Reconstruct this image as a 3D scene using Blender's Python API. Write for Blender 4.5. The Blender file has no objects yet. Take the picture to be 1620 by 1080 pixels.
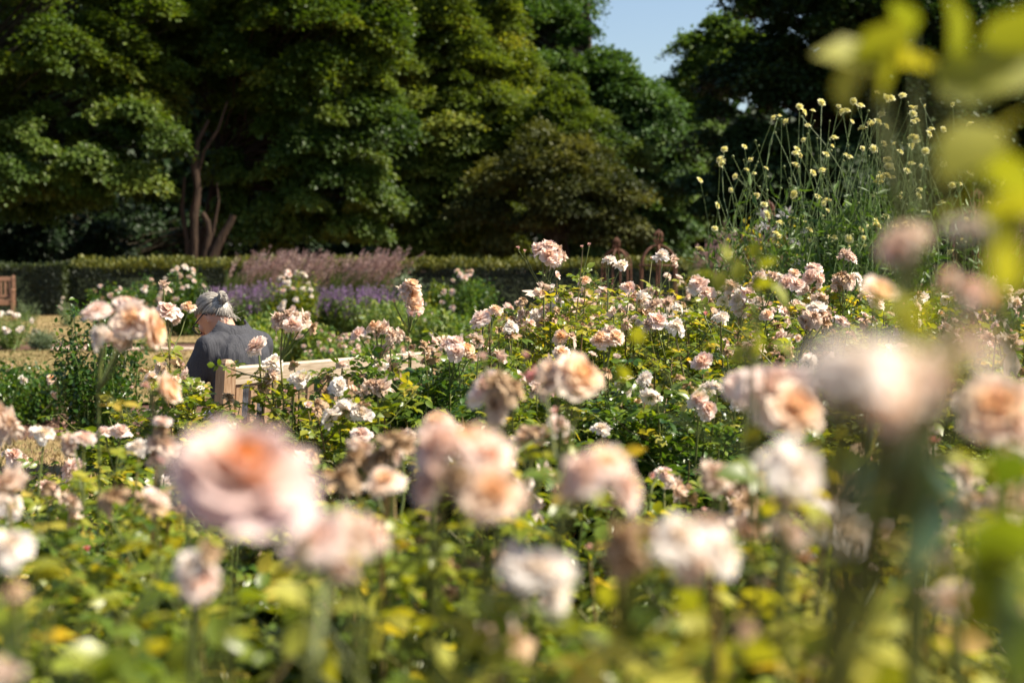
import bpy, math, random
import numpy as np
from mathutils import Vector, Matrix

# ------------------------------------------------------------------ camera, sky, sun
S = bpy.context.scene
COL = S.collection
R = math.radians
EYE = 1.42
F = 2250.0                     # focal length in photo pixels (photo is 1620 wide)
PITCH = math.atan(140 / F)     # the horizon lies at row 400 of 1080
cd = bpy.data.cameras.new("camera")
cam = bpy.data.objects.new("camera", cd)
COL.objects.link(cam)
cam.location = (0, 0, EYE)
cam.rotation_euler = (math.pi / 2 - PITCH, 0, 0)
cd.sensor_width = 36
cd.lens = 50
cd.clip_start = 0.05
cd.clip_end = 600
cd.dof.use_dof = True
cd.dof.focus_distance = 5.9
cd.dof.aperture_fstop = 3.0
S.camera = cam

SUN_AZ = 91.0      # degrees clockwise from +Y (the view direction): from the right
SUN_EL = 50.0
W = bpy.data.worlds.new("World")
S.world = W
W.use_nodes = True
wn = W.node_tree
bg = wn.nodes["Background"]
sky = wn.nodes.new("ShaderNodeTexSky")
sky.sky_type = 'NISHITA'
sky.sun_disc = False
sky.sun_elevation = R(SUN_EL)
sky.sun_rotation = R(SUN_AZ)
sky.dust_density = 1.2
sky.air_density = 1.0
wn.links.new(sky.outputs[0], bg.inputs[0])
bg.inputs[1].default_value = 0.070
sl = bpy.data.lights.new("sun", 'SUN')
sl.energy = 5.0
sl.angle = R(0.53)
sl.color = (1.0, 0.91, 0.75)
so = bpy.data.objects.new("sun", sl)
COL.objects.link(so)
sd = Vector((math.sin(R(SUN_AZ)) * math.cos(R(SUN_EL)), math.cos(R(SUN_AZ)) * math.cos(R(SUN_EL)), math.sin(R(SUN_EL))))
so.rotation_euler = (-sd).to_track_quat('-Z', 'Y').to_euler()
so.location = sd * 60
S.view_settings.view_transform = 'Standard'
S.view_settings.look = 'None'
S.view_settings.exposure = 1.15
S.view_settings.gamma = 1.0
S.cycles.max_bounces = 7
S.cycles.diffuse_bounces = 3
S.cycles.glossy_bounces = 2
S.cycles.transmission_bounces = 4
S.cycles.transparent_max_bounces = 6
S.cycles.sample_clamp_indirect = 6
S.cycles.sample_clamp_direct = 12
S.cycles.use_denoising = True

# ------------------------------------------------------------------ helpers
rng = np.random.default_rng(7)
CP, SP = math.cos(PITCH), math.sin(PITCH)


def at(px, py, d):
    """The world point seen at photo pixel (px, py), d metres along the view axis."""
    x = (px - 810) / F * d
    v = (540 - py) / F * d
    return np.array([x, d * CP + v * SP, EYE - d * SP + v * CP])


def mid(z=0.0, px=810, d=1.0):
    return ((px - 810) / F * d, d, z)


def project(P):
    """World points -> (photo px, py, depth)."""
    rel = P - np.array([0, 0, EYE])
    dep = rel[:, 1] * CP - rel[:, 2] * SP
    v = rel[:, 1] * SP + rel[:, 2] * CP
    dd = np.maximum(dep, 1e-3)
    return 810 + rel[:, 0] / dd * F, 540 - v / dd * F, dep


def unit(a):
    a = np.asarray(a, float)
    return a / np.maximum(np.linalg.norm(a, axis=-1, keepdims=True), 1e-9)


def frames(d, up):
    """(N,3,3) rotations whose columns are side, direction d, normal close to up."""
    d = unit(d)
    side = unit(np.cross(d, up))
    n = np.cross(side, d)
    return np.stack([side, d, n], axis=-1)


class Geo:
    def __init__(self):
        self.v, self.q, self.t, self.qm, self.tm, self.a, self.b = [], [], [], [], [], [], []
        self.n = 0

    def add(self, v, q=None, t=None, m=0, a=0.5, b=0.5):
        v = np.asarray(v, float).reshape(-1, 3)
        self.v.append(v)
        self.a.append(np.broadcast_to(np.asarray(a, float), (len(v),)))
        self.b.append(np.broadcast_to(np.asarray(b, float), (len(v),)))
        if q is not None and len(q):
            q = np.asarray(q, int).reshape(-1, 4)
            self.q.append(q + self.n)
            self.qm.append(np.full(len(q), m))
        if t is not None and len(t):
            t = np.asarray(t, int).reshape(-1, 3)
            self.t.append(t + self.n)
            self.tm.append(np.full(len(t), m))
        self.n += len(v)
        return self

    def stamp(self, tpl, pos, rot, scale, m=0, a=0.5, core=None):
        """tpl: (verts, quads, tris[, b per vertex]); pos (N,3), rot (N,3,3), scale (N,) or (N,3)."""
        pos = np.asarray(pos, float)
        N = len(pos)
        if N == 0:
            return self
        tv = tpl[0]
        K = len(tv)
        sc = np.asarray(scale, float)
        sc = np.broadcast_to(sc[:, None] if sc.ndim == 1 else sc, (N, 3))
        v = np.einsum('nij,nkj->nki', rot, tv[None] * sc[:, None, :]) + pos[:, None, :]
        off = (np.arange(N) * K)[:, None, None]
        q = (tpl[1][None] + off).reshape(-1, 4) if tpl[1] is not None and len(tpl[1]) else None
        t = (tpl[2][None] + off).reshape(-1, 3) if tpl[2] is not None and len(tpl[2]) else None
        av = np.repeat(np.broadcast_to(np.asarray(a, float), (N,)), K)
        bv = np.tile(tpl[3], N) if len(tpl) > 3 else 0.5
        return self.add(v.reshape(-1, 3), q, t, m, av, bv)

    def tubes(self, paths, radii, sides=5, m=0, a=0.5, cap=False):
        """paths (N,M,3), radii (N,M)."""
        paths = np.asarray(paths, float)
        N, M, _ = paths.shape
        if N == 0:
            return self
        radii = np.broadcast_to(np.asarray(radii, float), (N, M))
        tan = unit(np.gradient(paths, axis=1))
        ref = np.where(np.abs(tan[:, :1, 2:3]) > 0.8, np.array([1.0, 0, 0]), np.array([0, 0, 1.0]))
        s = unit(np.cross(tan, np.broadcast_to(ref, tan.shape)))
        n = np.cross(s, tan)
        ang = np.arange(sides) / sides * 2 * math.pi
        ring = s[:, :, None, :] * np.cos(ang)[None, None, :, None] + n[:, :, None, :] * np.sin(ang)[None, None, :, None]
        v = paths[:, :, None, :] + ring * radii[:, :, None, None]
        i = np.arange(M - 1)[:, None] * sides
        j = np.arange(sides)[None]
        j2 = (j + 1) % sides
        q1 = np.stack([i + j, i + j2, i + sides + j2, i + sides + j], -1).reshape(-1, 4)
        q = (q1[None] + (np.arange(N) * M * sides)[:, None, None]).reshape(-1, 4)
        av = np.repeat(np.broadcast_to(np.asarray(a, float), (N,)), M * sides)
        self.add(v.reshape(-1, 3), q, None, m, av)
        if cap:
            for e, fl in ((0, True), (M - 1, False)):
                c = paths[:, e]
                b0 = self.n
                self.add(np.concatenate([c[:, None], v[:, e]], 1).reshape(-1, 3), None,
                         np.concatenate([(np.stack([np.zeros(sides, int), 1 + (np.arange(sides) + (1 if fl else 0)) % sides, 1 + (np.arange(sides) + (0 if fl else 1)) % sides], -1) + k * (sides + 1)) for k in range(N)]), m, 0.5)
        return self

    def box(self, c, size, rot=None, m=0, a=0.5, bev=0.0):
        """A box with chamfered edges along its longest axis."""
        h = np.asarray(size, float) / 2
        if bev <= 0:
            v = np.array([[x, y, z] for x in (-1, 1) for y in (-1, 1) for z in (-1, 1)]) * h
            q = np.array([[0, 1, 3, 2], [4, 6, 7, 5], [0, 4, 5, 1], [2, 3, 7, 6], [0, 2, 6, 4], [1, 5, 7, 3]])
            t = None
        else:
            bm_v = []
            b = min(bev, h.min() * 0.9)
            for x in (-1, 1):
                for y in (-1, 1):
                    for z in (-1, 1):
                        s = np.array([x, y, z])
                        for k in range(3):
                            o = h - b
                            o = o.copy()
                            o[k] = h[k]
                            bm_v.append(s * o)
            v = np.array(bm_v)
            idx = lambda x, y, z, k: ((x * 4 + y * 2 + z) * 3 + k)
            q, t = [], []
            for k in range(3):
                for s in (0, 1):
                    o = [i for i in range(3) if i != k]
                    loop = []
                    for (p, r) in ((0, 0), (1, 0), (1, 1), (0, 1)):
                        c3 = [0, 0, 0]
                        c3[k] = s
                        c3[o[0]] = p
                        c3[o[1]] = r
                        loop.append(idx(*c3, k))
                    q.append(loop)
            for k in range(3):
                o = [i for i in range(3) if i != k]
                for p in (0, 1):
                    for r in (0, 1):
                        c0, c1 = [0, 0, 0], [0, 0, 0]
                        c0[o[0]] = c1[o[0]] = p
                        c0[o[1]] = c1[o[1]] = r
                        c1[k] = 1
                        q.append([idx(*c0, o[0]), idx(*c1, o[0]), idx(*c1, o[1]), idx(*c0, o[1])])
            for x in (0, 1):
                for y in (0, 1):
                    for z in (0, 1):
                        t.append([idx(x, y, z, 0), idx(x, y, z, 1), idx(x, y, z, 2)])
            q, t = np.array(q), np.array(t)
        if rot is not None:
            v = v @ np.asarray(rot).T
        return self.add(v + np.asarray(c, float), q, t, m, a)

    def ball(self, c, r, m=0, a=0.5, nu=16, nv=10, rot=None):
        r = np.broadcast_to(np.asarray(r, float), (3,))
        th = np.linspace(0, math.pi, nv + 1)[1:-1]
        ph = np.arange(nu) / nu * 2 * math.pi
        g = np.stack([np.sin(th)[:, None] * np.cos(ph), np.sin(th)[:, None] * np.sin(ph), np.cos(th)[:, None] + 0 * ph], -1).reshape(-1, 3)
        v = np.vstack([g, [[0, 0, 1], [0, 0, -1]]]) * r
        if rot is not None:
            v = v @ np.asarray(rot).T
        n = nv - 1
        q = [[i * nu + j, (i + 1) * nu + j, (i + 1) * nu + (j + 1) % nu, i * nu + (j + 1) % nu] for i in range(n - 1) for j in range(nu)]
        t = [[n * nu, j, (j + 1) % nu] for j in range(nu)] + [[n * nu + 1, (n - 1) * nu + (j + 1) % nu, (n - 1) * nu + j] for j in range(nu)]
        return self.add(v + np.asarray(c, float), q, t, m, a)

    def mesh(self, name, mats, smooth=True):
        me = bpy.data.meshes.new(name)
        v = np.concatenate(self.v).astype(np.float32)
        q = np.concatenate(self.q) if self.q else np.zeros((0, 4), int)
        t = np.concatenate(self.t) if self.t else np.zeros((0, 3), int)
        me.vertices.add(len(v))
        me.vertices.foreach_set("co", v.ravel())
        loops = np.concatenate([q.ravel(), t.ravel()]).astype(np.int32)
        me.loops.add(len(loops))
        me.loops.foreach_set("vertex_index", loops)
        nf = len(q) + len(t)
        me.polygons.add(nf)
        st = np.concatenate([np.arange(len(q)) * 4, len(q) * 4 + np.arange(len(t)) * 3]).astype(np.int32)
        me.polygons.foreach_set("loop_start", st)
        mi = np.concatenate((self.qm or [np.zeros(0, int)]) + (self.tm or [np.zeros(0, int)])).astype(np.int32)
        me.polygons.foreach_set("material_index", mi)
        me.polygons.foreach_set("use_smooth", np.full(nf, smooth))
        for nm, arr in (("tint", self.a), ("core", self.b)):
            at_ = me.attributes.new(nm, 'FLOAT', 'POINT')
            at_.data.foreach_set("value", np.concatenate(arr).astype(np.float32))
        me.update(calc_edges=True)
        me.validate()
        for mm in (mats if isinstance(mats, (list, tuple)) else [mats]):
            me.materials.append(mm)
        return me


def link(name, me, parent=None):
    o = bpy.data.objects.new(name, me)
    COL.objects.link(o)
    if parent is not None:
        o.parent = parent
    return o


def part(name, geo, mats, parent, smooth=True, label=None):
    """Geometry given in world space, as a child of an unrotated, unscaled thing."""
    me = geo.mesh(name, mats, smooth)
    if parent is not None:
        me.transform(Matrix.Translation(-Vector(parent.location)))
    o = link(name, me, parent)
    if label:
        o["label"] = label
    return o


def tag(o, label=None, cat=None, group=None, kind=None):
    if label:
        o["label"] = label
    if cat:
        o["category"] = cat
    if group:
        o["group"] = group
    if kind:
        o["kind"] = kind
    return o


def thing(name, loc, label, cat, group=None):
    o = bpy.data.objects.new(name, None)
    COL.objects.link(o)
    o.location = loc
    o.empty_display_size = 0.1
    return tag(o, label, cat, group)


# ------------------------------------------------------------------ materials
def new_mat(name):
    m = bpy.data.materials.new(name)
    m.use_nodes = True
    nt = m.node_tree
    nt.nodes.clear()
    out = nt.nodes.new("ShaderNodeOutputMaterial")
    return m, nt, out


def ramp(nt, fac, stops):
    r = nt.nodes.new("ShaderNodeValToRGB")
    el = r.color_ramp.elements
    while len(el) < len(stops):
        el.new(0.5)
    for e, (p, c) in zip(el, stops):
        e.position = p
        e.color = (*c, 1)
    nt.links.new(fac, r.inputs[0])
    return r.outputs[0]


def leaf_mat(name, stops, rough=0.42, trans=0.35, tcol=(1.5, 1.35, 0.5), spec=0.5, jit=0.12):
    """Leaf: glossy diffuse front plus light coming through the blade; colour from the per-leaf tint."""
    m, nt, out = new_mat(name)
    at_ = nt.nodes.new("ShaderNodeAttribute")
    at_.attribute_name = "tint"
    oi = nt.nodes.new("ShaderNodeObjectInfo")
    mr = nt.nodes.new("ShaderNodeMath")
    mr.operation = 'MULTIPLY_ADD'
    nt.links.new(oi.outputs["Random"], mr.inputs[0])
    mr.inputs[1].default_value = jit
    mr.inputs[2].default_value = -jit / 2
    ad = nt.nodes.new("ShaderNodeMath")
    ad.operation = 'ADD'
    nt.links.new(at_.outputs["Fac"], ad.inputs[0])
    nt.links.new(mr.outputs[0], ad.inputs[1])
    col = ramp(nt, ad.outputs[0], stops)
    p = nt.nodes.new("ShaderNodeBsdfPrincipled")
    nt.links.new(col, p.inputs["Base Color"])
    p.inputs["Roughness"].default_value = rough
    p.inputs["Specular IOR Level"].default_value = spec
    tr = nt.nodes.new("ShaderNodeBsdfTranslucent")
    mu = nt.nodes.new("ShaderNodeVectorMath")
    mu.operation = 'MULTIPLY'
    nt.links.new(col, mu.inputs[0])
    mu.inputs[1].default_value = tcol
    nt.links.new(mu.outputs[0], tr.inputs[0])
    mx = nt.nodes.new("ShaderNodeMixShader")
    mx.inputs[0].default_value = trans
    nt.links.new(p.outputs[0], mx.inputs[1])
    nt.links.new(tr.outputs[0], mx.inputs[2])
    nt.links.new(mx.outputs[0], out.inputs[0])
    return m


def petal_mat(name, inner, outer, edge, rough=0.6, trans=0.42, blot=None):
    """Petal: colour runs from the heart to the rim of the bloom, each bloom a little different."""
    m, nt, out = new_mat(name)
    at_ = nt.nodes.new("ShaderNodeAttribute")
    at_.attribute_name = "core"
    oi = nt.nodes.new("ShaderNodeObjectInfo")
    ad = nt.nodes.new("ShaderNodeMath")
    ad.operation = 'MULTIPLY_ADD'
    nt.links.new(oi.outputs["Random"], ad.inputs[0])
    ad.inputs[1].default_value = 0.34
    sb = nt.nodes.new("ShaderNodeMath")
    sb.operation = 'SUBTRACT'
    nt.links.new(at_.outputs["Fac"], sb.inputs[0])
    sb.inputs[1].default_value = 0.17
    nt.links.new(sb.outputs[0], ad.inputs[2])
    col = ramp(nt, ad.outputs[0], [(0.0, inner), (0.5, outer), (1.0, edge)])
    if blot:
        tc = nt.nodes.new("ShaderNodeTexCoord")
        nz = nt.nodes.new("ShaderNodeTexNoise")
        nz.inputs["Scale"].default_value = 45
        nz.inputs["Detail"].default_value = 3
        nt.links.new(tc.outputs["Object"], nz.inputs["Vector"])
        f = ramp(nt, nz.outputs["Fac"], [(0.42, (0, 0, 0)), (0.62, (1, 1, 1))])
        mm = nt.nodes.new("ShaderNodeMix")
        mm.data_type = 'RGBA'
        nt.links.new(f, mm.inputs["Factor"])
        nt.links.new(col, mm.inputs["A"])
        mm.inputs["B"].default_value = (*blot, 1)
        col = mm.outputs["Result"]
    p = nt.nodes.new("ShaderNodeBsdfPrincipled")
    nt.links.new(col, p.inputs["Base Color"])
    p.inputs["Roughness"].default_value = rough
    p.inputs["Specular IOR Level"].default_value = 0.25
    tr = nt.nodes.new("ShaderNodeBsdfTranslucent")
    wm = nt.nodes.new("ShaderNodeVectorMath")
    wm.operation = 'MULTIPLY'
    nt.links.new(col, wm.inputs[0])
    wm.inputs[1].default_value = (1.08, .98, .90)
    nt.links.new(wm.outputs[0], tr.inputs[0])
    mx = nt.nodes.new("ShaderNodeMixShader")
    mx.inputs[0].default_value = trans
    nt.links.new(p.outputs[0], mx.inputs[1])
    nt.links.new(tr.outputs[0], mx.inputs[2])
    nt.links.new(mx.outputs[0], out.inputs[0])
    return m


def noise_mat(name, stops, scale=8.0, rough=0.85, detail=6, bump=0.3, stretch=(1, 1, 1), bdist=0.02, spec=0.3, coord="Object"):
    m, nt, out = new_mat(name)
    tc = nt.nodes.new("ShaderNodeTexCoord")
    mp = nt.nodes.new("ShaderNodeMapping")
    mp.inputs["Scale"].default_value = stretch
    nt.links.new(tc.outputs[coord], mp.inputs[0])
    nz = nt.nodes.new("ShaderNodeTexNoise")
    nz.inputs["Scale"].default_value = scale
    nz.inputs["Detail"].default_value = detail
    nz.inputs["Roughness"].default_value = 0.62
    nt.links.new(mp.outputs[0], nz.inputs["Vector"])
    col = ramp(nt, nz.outputs["Fac"], stops)
    p = nt.nodes.new("ShaderNodeBsdfPrincipled")
    nt.links.new(col, p.inputs["Base Color"])
    p.inputs["Roughness"].default_value = rough
    p.inputs["Specular IOR Level"].default_value = spec
    if bump:
        b = nt.nodes.new("ShaderNodeBump")
        b.inputs["Strength"].default_value = bump
        b.inputs["Distance"].default_value = bdist
        nt.links.new(nz.outputs["Fac"], b.inputs["Height"])
        nt.links.new(b.outputs[0], p.inputs["Normal"])
    nt.links.new(p.outputs[0], out.inputs[0])
    return m


M = {}
# leaves: dark mature -> mid green -> yellow green -> yellow/bronze
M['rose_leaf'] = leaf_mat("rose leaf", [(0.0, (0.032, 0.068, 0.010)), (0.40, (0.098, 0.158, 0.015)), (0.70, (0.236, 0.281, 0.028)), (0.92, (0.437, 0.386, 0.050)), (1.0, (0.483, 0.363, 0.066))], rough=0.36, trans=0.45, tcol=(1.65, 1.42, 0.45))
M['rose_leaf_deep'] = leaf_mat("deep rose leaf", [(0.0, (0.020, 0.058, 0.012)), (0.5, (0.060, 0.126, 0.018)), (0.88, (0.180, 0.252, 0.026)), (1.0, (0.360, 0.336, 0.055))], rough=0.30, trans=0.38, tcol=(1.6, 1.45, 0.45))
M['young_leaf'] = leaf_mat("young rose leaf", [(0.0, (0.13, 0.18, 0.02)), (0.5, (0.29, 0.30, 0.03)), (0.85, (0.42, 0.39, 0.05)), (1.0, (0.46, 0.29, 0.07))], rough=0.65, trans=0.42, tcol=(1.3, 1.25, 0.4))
M['blue_leaf'] = leaf_mat("grey green leaf", [(0.0, (0.030, 0.070, 0.035)), (1.0, (0.060, 0.115, 0.060))], rough=0.34, trans=0.12, tcol=(1.0, 1.2, 0.6))
M['oak'] = leaf_mat("oak leaf", [(0.0, (0.021, 0.048, 0.007)), (0.5, (0.066, 0.113, 0.016)), (0.9, (0.147, 0.186, 0.024)), (1.0, (0.212, 0.204, 0.032))], rough=0.5, trans=0.36, tcol=(1.4, 1.4, 0.45), spec=.3)
M['lime'] = leaf_mat("lime leaf", [(0.0, (0.035, 0.071, 0.013)), (0.5, (0.107, 0.156, 0.023)), (0.9, (0.208, 0.246, 0.036)), (1.0, (0.271, 0.257, 0.042))], rough=0.55, trans=0.36, tcol=(1.4, 1.35, 0.45), spec=0.3)
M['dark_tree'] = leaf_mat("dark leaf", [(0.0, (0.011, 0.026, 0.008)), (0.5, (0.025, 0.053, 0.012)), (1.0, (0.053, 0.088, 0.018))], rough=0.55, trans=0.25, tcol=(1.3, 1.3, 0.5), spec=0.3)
M['mid_tree'] = leaf_mat("mid green leaf", [(0.0, (0.030, 0.071, 0.017)), (0.5, (0.069, 0.133, 0.029)), (1.0, (0.137, 0.206, 0.040))], rough=0.55, trans=0.30, tcol=(1.3, 1.3, 0.5), spec=0.3)
M['bronze_tree'] = leaf_mat("bronze leaf", [(0.0, (0.026, 0.038, 0.011)), (0.5, (0.080, 0.092, 0.022)), (1.0, (0.17, 0.17, 0.04))], rough=0.55, trans=0.30, tcol=(1.3, 1.25, 0.5), spec=.3)
M['hedge'] = leaf_mat("hedge leaf", [(0.0, (0.006, 0.014, 0.003)), (0.5, (0.045, 0.065, 0.007)), (1.0, (0.17, 0.165, 0.014))], rough=0.6, trans=0.22, tcol=(1.4, 1.3, 0.3))  # dark end carries the hedge front's painted shade, bright end its painted sunlit top
M['herb'] = leaf_mat("herb leaf", [(0.0, (0.046, 0.098, 0.019)), (0.5, (0.111, 0.190, 0.033)), (1.0, (0.260, 0.299, 0.052))], rough=0.5, trans=0.34, tcol=(1.3, 1.3, 0.5))
M['grey_herb'] = leaf_mat("grey herb leaf", [(0.0, (0.06, 0.09, 0.05)), (1.0, (0.15, 0.20, 0.10))], rough=0.6, trans=0.25, tcol=(1.1, 1.2, 0.6))
M['purple'] = leaf_mat("purple floret", [(0.0, (0.140, 0.081, 0.148)), (0.5, (0.230, 0.138, 0.262)), (0.85, (0.300, 0.172, 0.361)), (1.0, (0.340, 0.172, 0.443))], rough=0.6, trans=0.3, tcol=(1.1, 1.0, 1.1), spec=0.2)
M['plume'] = leaf_mat("grass plume", [(0.0, (0.24, 0.15, 0.14)), (0.5, (0.40, 0.27, 0.25)), (1.0, (0.58, 0.44, 0.38))], rough=0.7, trans=0.35, tcol=(1.1, 1.0, 0.9), spec=0.2)
M['grass'] = leaf_mat("lawn blade", [(0.0, (0.11, 0.12, 0.03)), (0.35, (0.22, 0.17, 0.07)), (1.0, (0.38, 0.27, 0.14))], rough=0.8, trans=0.2, tcol=(1.0, .9, 0.7), spec=0.3)
M['cane'] = leaf_mat("cane", [(0.0, (0.07, 0.10, 0.025)), (0.6, (0.12, 0.14, 0.03)), (1.0, (0.20, 0.10, 0.05))], rough=0.5, trans=0.0)
M['wirestem'] = leaf_mat("wiry stem", [(0.0, (0.08, 0.13, 0.03)), (0.85, (0.15, 0.21, 0.06)), (1.0, (0.42, 0.42, 0.26))], rough=0.5, trans=0.0)
M['pink'] = petal_mat("pink petal", (0.88, 0.58, 0.40), (0.87, 0.70, 0.62), (0.87, 0.77, 0.72))
M['apricot'] = petal_mat("apricot petal", (0.90, 0.52, 0.20), (0.90, 0.68, 0.46), (0.88, 0.76, 0.68))
M['white'] = petal_mat("ivory petal", (0.88, 0.76, 0.54), (0.87, 0.81, 0.74), (0.88, 0.84, 0.80))
M['tatty'] = petal_mat("fading petal", (0.72, 0.50, 0.32), (0.84, 0.72, 0.64), (0.86, 0.78, 0.72), blot=(0.56, 0.38, 0.24))
M['spent'] = petal_mat("withered petal", (0.34, 0.20, 0.09), (0.54, 0.37, 0.21), (0.66, 0.50, 0.34), rough=0.8, trans=0.2, blot=(0.22, 0.11, 0.05))
M['bud'] = petal_mat("bud petal", (0.80, 0.35, 0.28), (0.80, 0.48, 0.42), (0.80, 0.55, 0.50))
M['redbud'] = petal_mat("deep pink petal", (0.70, 0.13, 0.14), (0.75, 0.28, 0.28), (0.80, 0.42, 0.42))
M['cream'] = petal_mat("cream floret", (0.76, 0.72, 0.22), (0.85, 0.83, 0.36), (0.87, 0.85, 0.50))
M['clematis'] = petal_mat("clematis petal", (0.600, 0.530, 0.495), (0.600, 0.600, 0.600), (0.600, 0.600, 0.600))
M['calyx'] = leaf_mat("calyx", [(0.0, (0.060, 0.102, 0.018)), (1.0, (0.160, 0.184, 0.036))], trans=0.1)
M['bark'] = noise_mat("bark", [(0.3, (0.014, 0.009, 0.005)), (0.55, (0.047, 0.026, 0.014)), (0.75, (0.078, 0.045, 0.027))], scale=5, stretch=(3, 3, 0.6), bump=0.9, bdist=0.05)
M['dark_bark'] = noise_mat("dark bark", [(0.3, (0.024, 0.021, 0.013)), (0.7, (0.080, 0.066, 0.040))], scale=5, stretch=(3, 3, 0.5), bump=0.9, bdist=0.05)
M['rust'] = noise_mat("rust", [(0.35, (0.060, 0.023, 0.013)), (0.55, (0.144, 0.058, 0.029)), (0.7, (0.204, 0.091, 0.046))], scale=30, rough=0.75, bump=0.3, bdist=0.003, spec=0.4)
M['soil'] = noise_mat("soil", [(0.3, (0.045, 0.024, 0.016)), (0.5, (0.115, 0.058, 0.038)), (0.72, (0.22, 0.13, 0.09))], scale=30, rough=0.95, bump=1.0, bdist=0.03, coord="Object")
M['lawn'] = noise_mat("dry lawn", [(0.30, (0.10, 0.11, 0.03)), (0.45, (0.20, 0.155, 0.06)), (0.62, (0.30, 0.21, 0.10)), (0.8, (0.36, 0.26, 0.14))], scale=1.6, rough=0.95, detail=9, bump=0.5, stretch=(0.5, 1.6, 1), bdist=0.02)
M['stone'] = noise_mat("edging stone", [(0.3, (0.34, 0.24, 0.18)), (0.7, (0.55, 0.42, 0.33))], scale=12, rough=0.9, bump=0.4)
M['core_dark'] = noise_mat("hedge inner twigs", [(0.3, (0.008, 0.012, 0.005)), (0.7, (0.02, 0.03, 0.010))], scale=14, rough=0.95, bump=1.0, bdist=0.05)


def wood_mat(name, c0, c1, c2, axis_scale):
    m, nt, out = new_mat(name)
    tc = nt.nodes.new("ShaderNodeTexCoord")
    mp = nt.nodes.new("ShaderNodeMapping")
    mp.inputs["Scale"].default_value = axis_scale
    nt.links.new(tc.outputs["Object"], mp.inputs[0])
    nz = nt.nodes.new("ShaderNodeTexNoise")
    nz.inputs["Scale"].default_value = 9
    nz.inputs["Detail"].default_value = 8
    nz.inputs["Distortion"].default_value = 0.6
    nt.links.new(mp.outputs[0], nz.inputs["Vector"])
    col = ramp(nt, nz.outputs["Fac"], [(0.3, c0), (0.5, c1), (0.72, c2)])
    nz2 = nt.nodes.new("ShaderNodeTexNoise")
    nz2.inputs["Scale"].default_value = 3.1
    nz2.inputs["Detail"].default_value = 4
    nt.links.new(tc.outputs["Object"], nz2.inputs["Vector"])
    st = ramp(nt, nz2.outputs["Fac"], [(0.35, (0.60, 0.60, 0.58)), (0.62, (1, 1, 1))])
    mm = nt.nodes.new("ShaderNodeMix")
    mm.data_type = 'RGBA'
    mm.blend_type = 'MULTIPLY'
    mm.inputs["Factor"].default_value = 0.8
    nt.links.new(col, mm.inputs["A"])
    nt.links.new(st, mm.inputs["B"])
    p = nt.nodes.new("ShaderNodeBsdfPrincipled")
    nt.links.new(mm.outputs["Result"], p.inputs["Base Color"])
    p.inputs["Roughness"].default_value = 0.6
    b = nt.nodes.new("ShaderNodeBump")
    b.inputs["Strength"].default_value = 0.35
    b.inputs["Distance"].default_value = 0.002
    nt.links.new(nz.outputs["Fac"], b.inputs["Height"])
    nt.links.new(b.outputs[0], p.inputs["Normal"])
    nt.links.new(p.outputs[0], out.inputs[0])
    return m


M['old_wood'] = wood_mat("weathered red brown wood", (0.16, 0.075, 0.04), (0.25, 0.125, 0.07), (0.33, 0.18, 0.11), (8, 8, 3))
M['wood_rail'] = wood_mat("rail wood", (0.36, 0.27, 0.18), (0.52, 0.41, 0.29), (0.62, 0.51, 0.39), (1, 14, 14))
M['wood_post'] = wood_mat("post wood", (0.25, 0.14, 0.075), (0.38, 0.235, 0.135), (0.47, 0.33, 0.21), (14, 14, 1))

# ------------------------------------------------------------------ templates (unit leaf along +Y, normal +Z)
def leaf_tpl(w=0.30, fold=0.07, droop=0.14):
    v = np.array([[0, 0, 0], [-w * .85, .28, fold], [0, .30, 0], [w * .85, .28, fold], [-w * .88, .62, fold - droop * .3], [0, .64, -droop * .35], [w * .88, .62, fold - droop * .3], [0, 1, -droop]], float)
    q = np.array([[1, 2, 5, 4], [2, 3, 6, 5]])
    t = np.array([[0, 2, 1], [0, 3, 2], [4, 5, 7], [5, 6, 7]])
    return v, q, t


def diamond_tpl(w=0.32, fold=0.08, droop=0.1):
    v = np.array([[0, 0, 0], [-w, .45, fold], [w, .45, fold], [0, 1, -droop]], float)
    return v, None, np.array([[0, 3, 1], [0, 2, 3]])


LEAF, LEAF_R, LEAF_N = leaf_tpl(), leaf_tpl(0.40, 0.10, 0.22), leaf_tpl(0.20, 0.05, 0.12)
DIA, DIA_W, DIA_N = diamond_tpl(), diamond_tpl(0.45, 0.12, 0.15), diamond_tpl(0.12, 0.03, 0.05)


def oak_tpl():
    """A lobed leaf: five blunt fingers."""
    pts = [(0, 0), (-.16, .16), (-.42, .30), (-.20, .42), (-.46, .66), (-.16, .72), (0, 1), (.16, .72), (.46, .66), (.20, .42), (.42, .30), (.16, .16)]
    v = np.array([[x, y, abs(x) * .25 - y * y * .14] for x, y in pts] + [[0, .45, -.02]])
    t = [[12, i, (i + 1) % 12] for i in range(12)]
    return v, None, np.array(t)


OAK = oak_tpl()


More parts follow.
